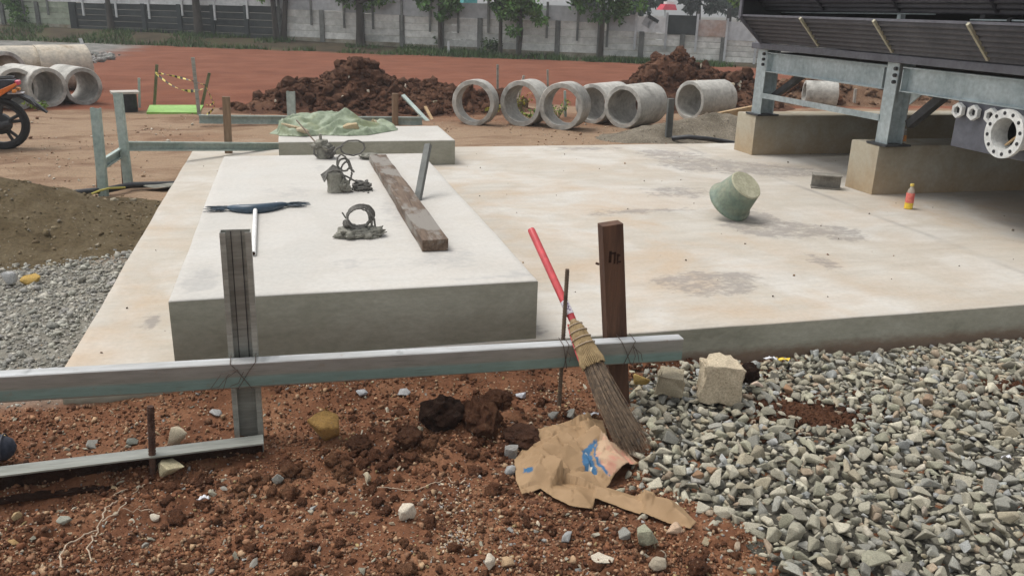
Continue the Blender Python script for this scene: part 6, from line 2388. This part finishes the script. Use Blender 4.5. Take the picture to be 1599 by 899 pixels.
def boundary_wall():
    T = thing('boundary_wall', 'long concrete panel boundary wall across the background', 'wall', (-1, 35.0, -.2))
    dirv = Vector((1, -.545, 0)).normalized()
    nrm = Vector((-.545, -1, 0)).normalized()
    rot = Matrix((dirv, -nrm, Vector((0, 0, 1)))).transposed()

    def seg(p, q, z0, z1, th, off):
        c = (p + q) / 2
        return Vector((c.x, c.y, (z0 + z1) / 2)) + nrm * off, ((q - p).length, th, z1 - z0)
    posts = [-150, -95, -40, 12, 66, 121, 175, 230, 285, 336, 388, 440, 505, 567, 629, 690, 750, 811, 871, 937, 1002, 1066, 1130, 1192, 1255, 1320, 1385, 1450, 1520, 1600, 1690]
    xs = [wall_pt(x, 60) for x in posts]
    ZT = [(-150, 5), (118, 3), (122, 5), (300, 8), (430, 10), (445, 15), (530, 17), (535, 19), (690, 28), (800, 30), (900, 34), (950, 36), (955, 48), (1000, 50), (1070, 55), (1110, 57), (1160, 64), (1700, 110)]

    def ztop(x):
        y = float(np.interp(x, [q[0] for q in ZT], [q[1] for q in ZT]))
        return wall_pt(x, y).z

    def zbot(p):
        return float(np.interp(p.x, BANK_X, BANK_Z)) - .25
    for i in range(len(posts) - 1):
        a, b = xs[i], xs[i + 1]
        mid = (posts[i] + posts[i + 1]) / 2
        mat = 'wall_green' if mid < 118 else ('wall_dark' if mid < 432 else 'wall_block')
        zt = ztop(mid)
        n = 5
        z0 = zbot(b)
        h = (zt - z0) / n
        for k in range(n):
            c, s = seg(a, b, z0 + k * h + .007, z0 + (k + 1) * h - .007, .07, random.uniform(-.01, .01))
            MB().box(c, s, rot).build('panel', 'wall_stain' if k == 0 and mat != 'wall_dark' else mat, T)
    for x, p in zip(posts, xs):
        mat = 'wall_dark' if 118 < x < 432 else 'wall_post'
        c = Vector((p.x, p.y, 0)) + nrm * .05
        z0 = zbot(p)
        MB().box((c.x, c.y, (ztop(x) + z0 + .03) / 2), (.17 if x != 121 else .3, .12, ztop(x) - z0), rot).build('post', mat, T)
    # upper sheets, one per bay between slim brackets
    ux = [-150, -100, -50, -5, 40, 78, 133, 184, 235, 287, 337, 388, 437, 487, 538, 583, 628, 672, 716, 763, 809, 855, 903, 950, 994, 1042, 1090, 1137, 1185, 1240, 1300, 1360, 1420, 1500, 1590, 1690]
    up = [wall_pt(x, 30, .07) for x in ux]
    TP = [(-150, -60), (640, -30), (660, -8), (716, 4), (763, 4), (800, 6), (855, 8), (945, 10), (955, 24), (1042, 25), (1090, 27), (1092, 33), (1137, 34), (1700, 60)]
    BB = [(-150, 20), (133, 25), (235, 30), (287, 25), (337, 32), (388, 30), (487, 40), (538, 44), (670, 50), (716, 52), (763, 52), (855, 60), (903, 64), (950, 74), (994, 78), (1040, 77), (1088, 81), (1135, 96), (1700, 150)]
    at_y = lambda x, L: wall_pt(x, float(np.interp(x, [q[0] for q in L], [q[1] for q in L])), .07).z
    tops = lambda x: at_y(x, TP)
    for i in range(len(ux) - 1):
        a, b = up[i], up[i + 1]
        mid = (ux[i] + ux[i + 1]) / 2
        zb = at_y(mid, ZT)
        mat = 'wall_green' if mid < 78 else 'wall_white' if mid < 440 else 'wall_sheet'
        if 1042 < mid < 1090:
            mat = 'wall_dark'
        elif 1090 < mid < 1137:
            mat = 'wall_rust'
        elif 994 < mid < 1042:
            mat = 'wall_white'
        c, s = seg(a, b, zb, tops(mid) + random.uniform(-.04, .04), .025, .0)
        MB().box(c, (s[0] - .02, s[1], s[2]), rot).build('sheet', mat, T)
        if mat == 'wall_white' and 994 < mid < 1042:
            for (fx, fz, w, hh) in ((.18, .2, .3, .35), (.3, -.05, .25, .3), (.35, .42, .4, .12)):
                cc = a.lerp(b, .2 + fx) + nrm * .02
                MB().box((cc.x, cc.y, (tops(mid) + zb) / 2 + fz * .4), (w, .008, hh), rot @ Matrix.Rotation(.5, 3, 'Y')).build('paint_patch', 'wall_sheet' if fz < .4 else 'wall_dark', T)
    for x, p in zip(ux, up):
        z0 = at_y(x, BB)
        mat = 'wall_white' if 120 < x < 400 else ('wall_sheet' if x > 980 else 'wall_post')
        MB().box(Vector((p.x, p.y, (z0 + tops(x) + .1) / 2)) + nrm * .045, (.075, .05, tops(x) + .1 - z0), rot).build('bracket', mat, T)


boundary_wall()


# ------------------------------------------------------------------ trees, weeds, grass
def leaves(name, centres, radii, n, size, mat, parent=None, loc=None, kind=None, squash=.75, droop=.3, core=.25):
    """leaf blades gathered in clumps; every clump has its own tone"""
    centres, radii = np.asarray(centres, float), np.asarray(radii, float)
    k = rng.integers(0, len(centres), n)
    d = rng.normal(0, 1, (n, 3))
    d /= np.linalg.norm(d, axis=1)[:, None]
    r = (rng.random(n) ** .45)[:, None]
    P = centres[k] + d * r * radii[k][:, None] * np.array([1, 1, squash])
    a = d + rng.normal(0, .6, (n, 3)) + np.array([0, 0, -droop])
    a /= np.linalg.norm(a, axis=1)[:, None]
    s = np.cross(a, rng.normal(0, 1, (n, 3)))
    s /= np.linalg.norm(s, axis=1)[:, None] + 1e-9
    L = size * rng.uniform(.7, 1.35, (n, 1))
    up = np.cross(s, a) * L * .12
    V = np.stack([P - a * L * .5, P + s * L * .27 + up, P + a * L * .5, P - s * L * .27 + up], 1).reshape(-1, 3)
    T = np.arange(4 * n).reshape(-1, 4)
    tone = rng.random(len(centres))[k] * .6 + rng.random(n) * .4
    return np_mesh(name, V, T, mat, {'shade': np.repeat(tone, 4)}, parent=parent, loc=loc, kind=kind)


def tree(label, px, py, trunk_px, crown_px, ctop, cbot, n=1500, mat='leaf', bark='bark', lean=0, group='young trees along the boundary wall', leaf=.17, stems=1, Y=None, name='tree', crown_c=None):
    base = G(px, py, -.15) if Y is None else DY(px, py, Y)
    if Y is None:
        for _ in range(6):
            base = G(px, py, gz(base.x, base.y))
        lim = wall_y(base.x) - .5
        if base.y > lim:
            base = DY(px, py, lim)
            base.z = gz(base.x, base.y)
    dist = math.hypot(base.x, base.y)
    m = dist / F_PX
    T = thing(name, label, 'tree', base, group)
    r0 = trunk_px * m / 2
    zc0 = base.z + (py - cbot) * m * 1.02
    zc1 = base.z + (py - ctop) * m * 1.02
    tr = MB()
    top = Vector((base.x + lean * m, base.y, zc0 + (zc1 - zc0) * .55))
    for s in range(stems):
        b0 = base + Vector((s * r0 * 2.4, s * .1, 0))
        t1 = top + Vector((s * r0 * 5, .1, -s * .2))
        mid = b0.lerp(t1, .5) + Vector((random.gauss(0, .05), random.gauss(0, .05), 0))
        tr.tube([b0 - Vector((0, 0, .1)), b0 + Vector((0, 0, .04)), b0.lerp(mid, .5), mid, mid.lerp(t1, .6), t1], [r0 * 1.7, r0 * 1.25, r0, r0 * .9, r0 * .7, r0 * .35], 9)
    cw = crown_px * m / 2
    cc = Vector((base.x + (lean + (crown_c or 0)) * m, base.y, (zc0 + zc1) / 2))
    ch = (zc1 - zc0) / 2
    cents, rad = [], []
    for i in range(26):
        d = Vector((random.gauss(0, 1), random.gauss(0, 1), random.gauss(0, 1))).normalized() * random.uniform(.35, 1.0)
        q = cc + Vector((d.x * cw, d.y * cw, d.z * ch))
        cents.append(q)
        rad.append(cw * random.uniform(.22, .42))
    for q in cents[:9]:
        s = base.lerp(top, random.uniform(.65, 1.0))
        tr.tube([s, s.lerp(q, .5) + Vector((0, 0, .08)), q], [r0 * .4, r0 * .25, r0 * .1], 6)
    tr.build('trunk', bark, T, smooth=True)
    leaves('crown', cents, rad, n, leaf, mat, T)
    return T


tree('ivy-wrapped tree at the far left in front of the green wall', 47, 48, 11, 95, -75, 22, 1800, bark='bark')
tree('slender tree second from the left in front of the dark wall', 175, 54, 8, 70, -80, 4, 1200)
tree('tree in front of the dark wall with thick pale trunk foot', 311, 54, 11, 80, -90, 0, 1200)
tree('twin-stemmed tree where the dark wall ends', 432, 66, 8, 80, -80, 14, 1500, stems=2)
tree('thick-trunked tree left of centre with leafy low branches', 563, 66, 12, 95, -60, 22, 1800)
tree('round bushy young tree with a thin trunk left of the tape roof', 688, 80, 7, 78, -45, 33, 1800)
tree('young tree leaning left, twin of the next one, with yellow leaf tips', 781, 82, 6, 70, -40, 32, 1500)
tree('young tree with low leafy twigs, just right of its twin', 810, 76, 6, 75, -35, 42, 1800)
tree('dense young tree in front of the wall, right of centre', 937, 94, 8, 112, -55, 42, 2600, crown_c=8)
# climbing plant on the first trunk
b = DY(38, 50, 40.2)
iv = leaves('ivy', [b + Vector((random.gauss(0, .18), -.1, .2 + .16 * i)) for i in range(12)], [.42] * 12, 1500, .15, 'leaf', loc=b)
tag(iv, 'dark green climbing plant around the far left tree trunk', 'climber')
# bright branchy tree peeping out left of the tower
tree('bright yellow-green tree behind the wall beside the cooling tower', 1160, 80, 8, 62, -30, 33, 1300, 'leaf_bright', Y=31, name='tree', group=None, leaf=.2)
# trees beyond the wall
for lab, px, w, top_, Y, n in (('dark distant tree beyond the wall, left of the red roof', 985, 95, -60, 46, 1600), ('dark distant tree beyond the wall, just right of the red roof', 1085, 75, -50, 47, 1500), ('dark distant tree beyond the wall, between red roof and tower', 1135, 90, -70, 48, 1500),
                               ('dark distant tree beyond the wall, above the middle gap', 905, 100, -80, 49, 1400), ('dark distant tree beyond the wall behind the twin young trees', 800, 110, -80, 50, 1400), ('dark distant tree beyond the wall above the grey sheets', 640, 110, -90, 52, 1200),
                               ('dark distant tree hidden behind the cooling tower', 1230, 120, -80, 46, 1400), ('dark distant tree right of the frame of the tower', 1340, 120, -80, 45, 1200)):
    tree(lab, px, 75, 8, w, top_, 40 if px < 1000 else 38, n, 'leaf_far', 'bark', Y=Y, group='dark trees beyond the boundary wall', leaf=.42)


def far_buildings():
    p = DY(1040, 24, 42)
    T = thing('kiosk', 'small kiosk with a red canopy roof beyond the wall', 'kiosk', Vector((p.x, 42, -.2)))
    MB().box((p.x, 42, .5), (.6, .8, 1.4)).build('kiosk_wall', 'hut_wall', T)
    a, b = .1, .65
    z0, z1 = DY(1040, 16, 42).z, DY(1040, 7, 42).z
    wdt, wt = .82, .55
    vs = [(p.x + sx * wdt / 2, 42 + sy * .4, z0) for sx, sy in ((-1, -1), (1, -1), (1, 1), (-1, 1))] + [(p.x + .06 + sx * wt / 2, 42 + sy * .3, z1) for sx, sy in ((-1, -1), (1, -1), (1, 1), (-1, 1))]
    MB().add(vs, [(3, 2, 1, 0), (4, 5, 6, 7)] + [(i, (i + 1) % 4, 4 + (i + 1) % 4, 4 + i) for i in range(4)]).build('canopy', 'roof_red', T)
    MB().box((p.x + .1, 42, z1 + .07), (.4, .4, .12)).build('roof_cap', 'white_paint', T)
    MB().tube([(p.x - .2, 41.7, -.2), (p.x - .2, 41.7, z0)], .06, 8).build('kiosk_post', 'wall_white', T)
    p = DY(727, 2, 40)
    T = thing('shed', 'teal-roofed shed just showing above the wall left of centre', 'shed', Vector((p.x, 40, -.2)))
    MB().box((p.x, 40, .7), (.9, 2.0, 1.8)).build('shed_wall', 'hut_wall', T)
    z = DY(727, 3, 38.9).z
    MB().box((p.x, 40, z + .2), (.62, 2.2, .5)).build('shed_roof', 'roof_teal', T)


far_buildings()


def blades(name, P, h, w, mat, kind='stuff'):
    n = len(P)
    a = rng.uniform(0, 6.28, n)
    H = h * rng.uniform(.5, 1.4, n)
    ln = rng.normal(0, .45, (n, 2)) * H[:, None]
    s = np.stack([np.cos(a), np.sin(a), np.zeros(n)], -1) * w
    tip = P + np.c_[ln, H]
    V = np.stack([P - s, P + s, tip], 1).reshape(-1, 3)
    o = np_mesh(name, V, np.arange(3 * n).reshape(-1, 3), mat, {'shade': np.repeat(rng.random(n) * .7 + .3 * (fbm(P[:, 0], P[:, 1], 1.0, 2, 3) > 0), 3)}, kind=kind)
    return o


n = 16000
gx = rng.uniform(-14, 14, n)
gy = wall_y(gx) - .1 - (wall_y(gx) - field_y(gx) - .1) * rng.random(n)
edge = np.where(gy - field_y(gx) < .7, -3.0, 0)
dn = fbm(gx, gy, 1.6, 3, 14)
kk = (dn + .35 * (edge < -2.6) + .25 * sstep(0, 9, gx) > .12)
gx, gy = gx[kk], gy[kk]
tag(blades('grass', np.c_[gx, gy, terr(gx, gy) - .01], .16, .02, 'grass'), 'patchy grass along the foot of the boundary wall', 'grass')


def weed(label, px, py, w, h, mat, n, leaf, spread=.6):
    p = G(px, py, -.15)
    T = thing('weed', label, 'plant', p)
    m = MB()
    ends = []
    for i in range(9):
        a = random.uniform(0, 6.28)
        e = p + Vector((math.cos(a) * w * random.uniform(.2, 1), math.sin(a) * w * .6, h * random.uniform(.5, 1.05)))
        m.tube([p, p.lerp(e, .5) + Vector((0, 0, h * .12)), e], [.006, .004, .002], 5)
        ends += [e, p.lerp(e, .6) + Vector((0, 0, h * .1))]
    m.build('stem', 'olive_bamboo', T)
    leaves('foliage', ends, [w * .32] * len(ends), n, leaf, mat, T)


weed('yellow-leaved weed growing behind the second concrete ring', 815, 180, .2, .38, 'leaf_yellow', 60, .05)
weed('green weed growing behind the third concrete ring', 872, 186, .26, .24, 'leaf_bright', 120, .04)
weed('low pale green weed at the foot of the second concrete ring', 840, 186, .3, .10, 'leaf_bright', 120, .07)
weed('small yellowish plant beside the narrow concrete ring', 772, 178, .15, .14, 'leaf_yellow', 60, .06)
weed('yellowish plants on the rubble seen through the steel frame', 1325, 150, .5, .35, 'leaf_yellow', 160, .10)
weed('small green weed at the foot of the left concrete pipes', 60, 172, .16, .12, 'leaf_bright', 90, .06)
weed('bushy weed at the wall foot behind the young tree', 730, 82, .6, .5, 'grass', 260, .12)
weed('bushy weed at the wall foot below the twin trees', 765, 86, .7, .45, 'grass', 260, .12)
weed('low weeds at the wall foot right of centre', 690, 82, .3, .5, 'grass', 140, .12)
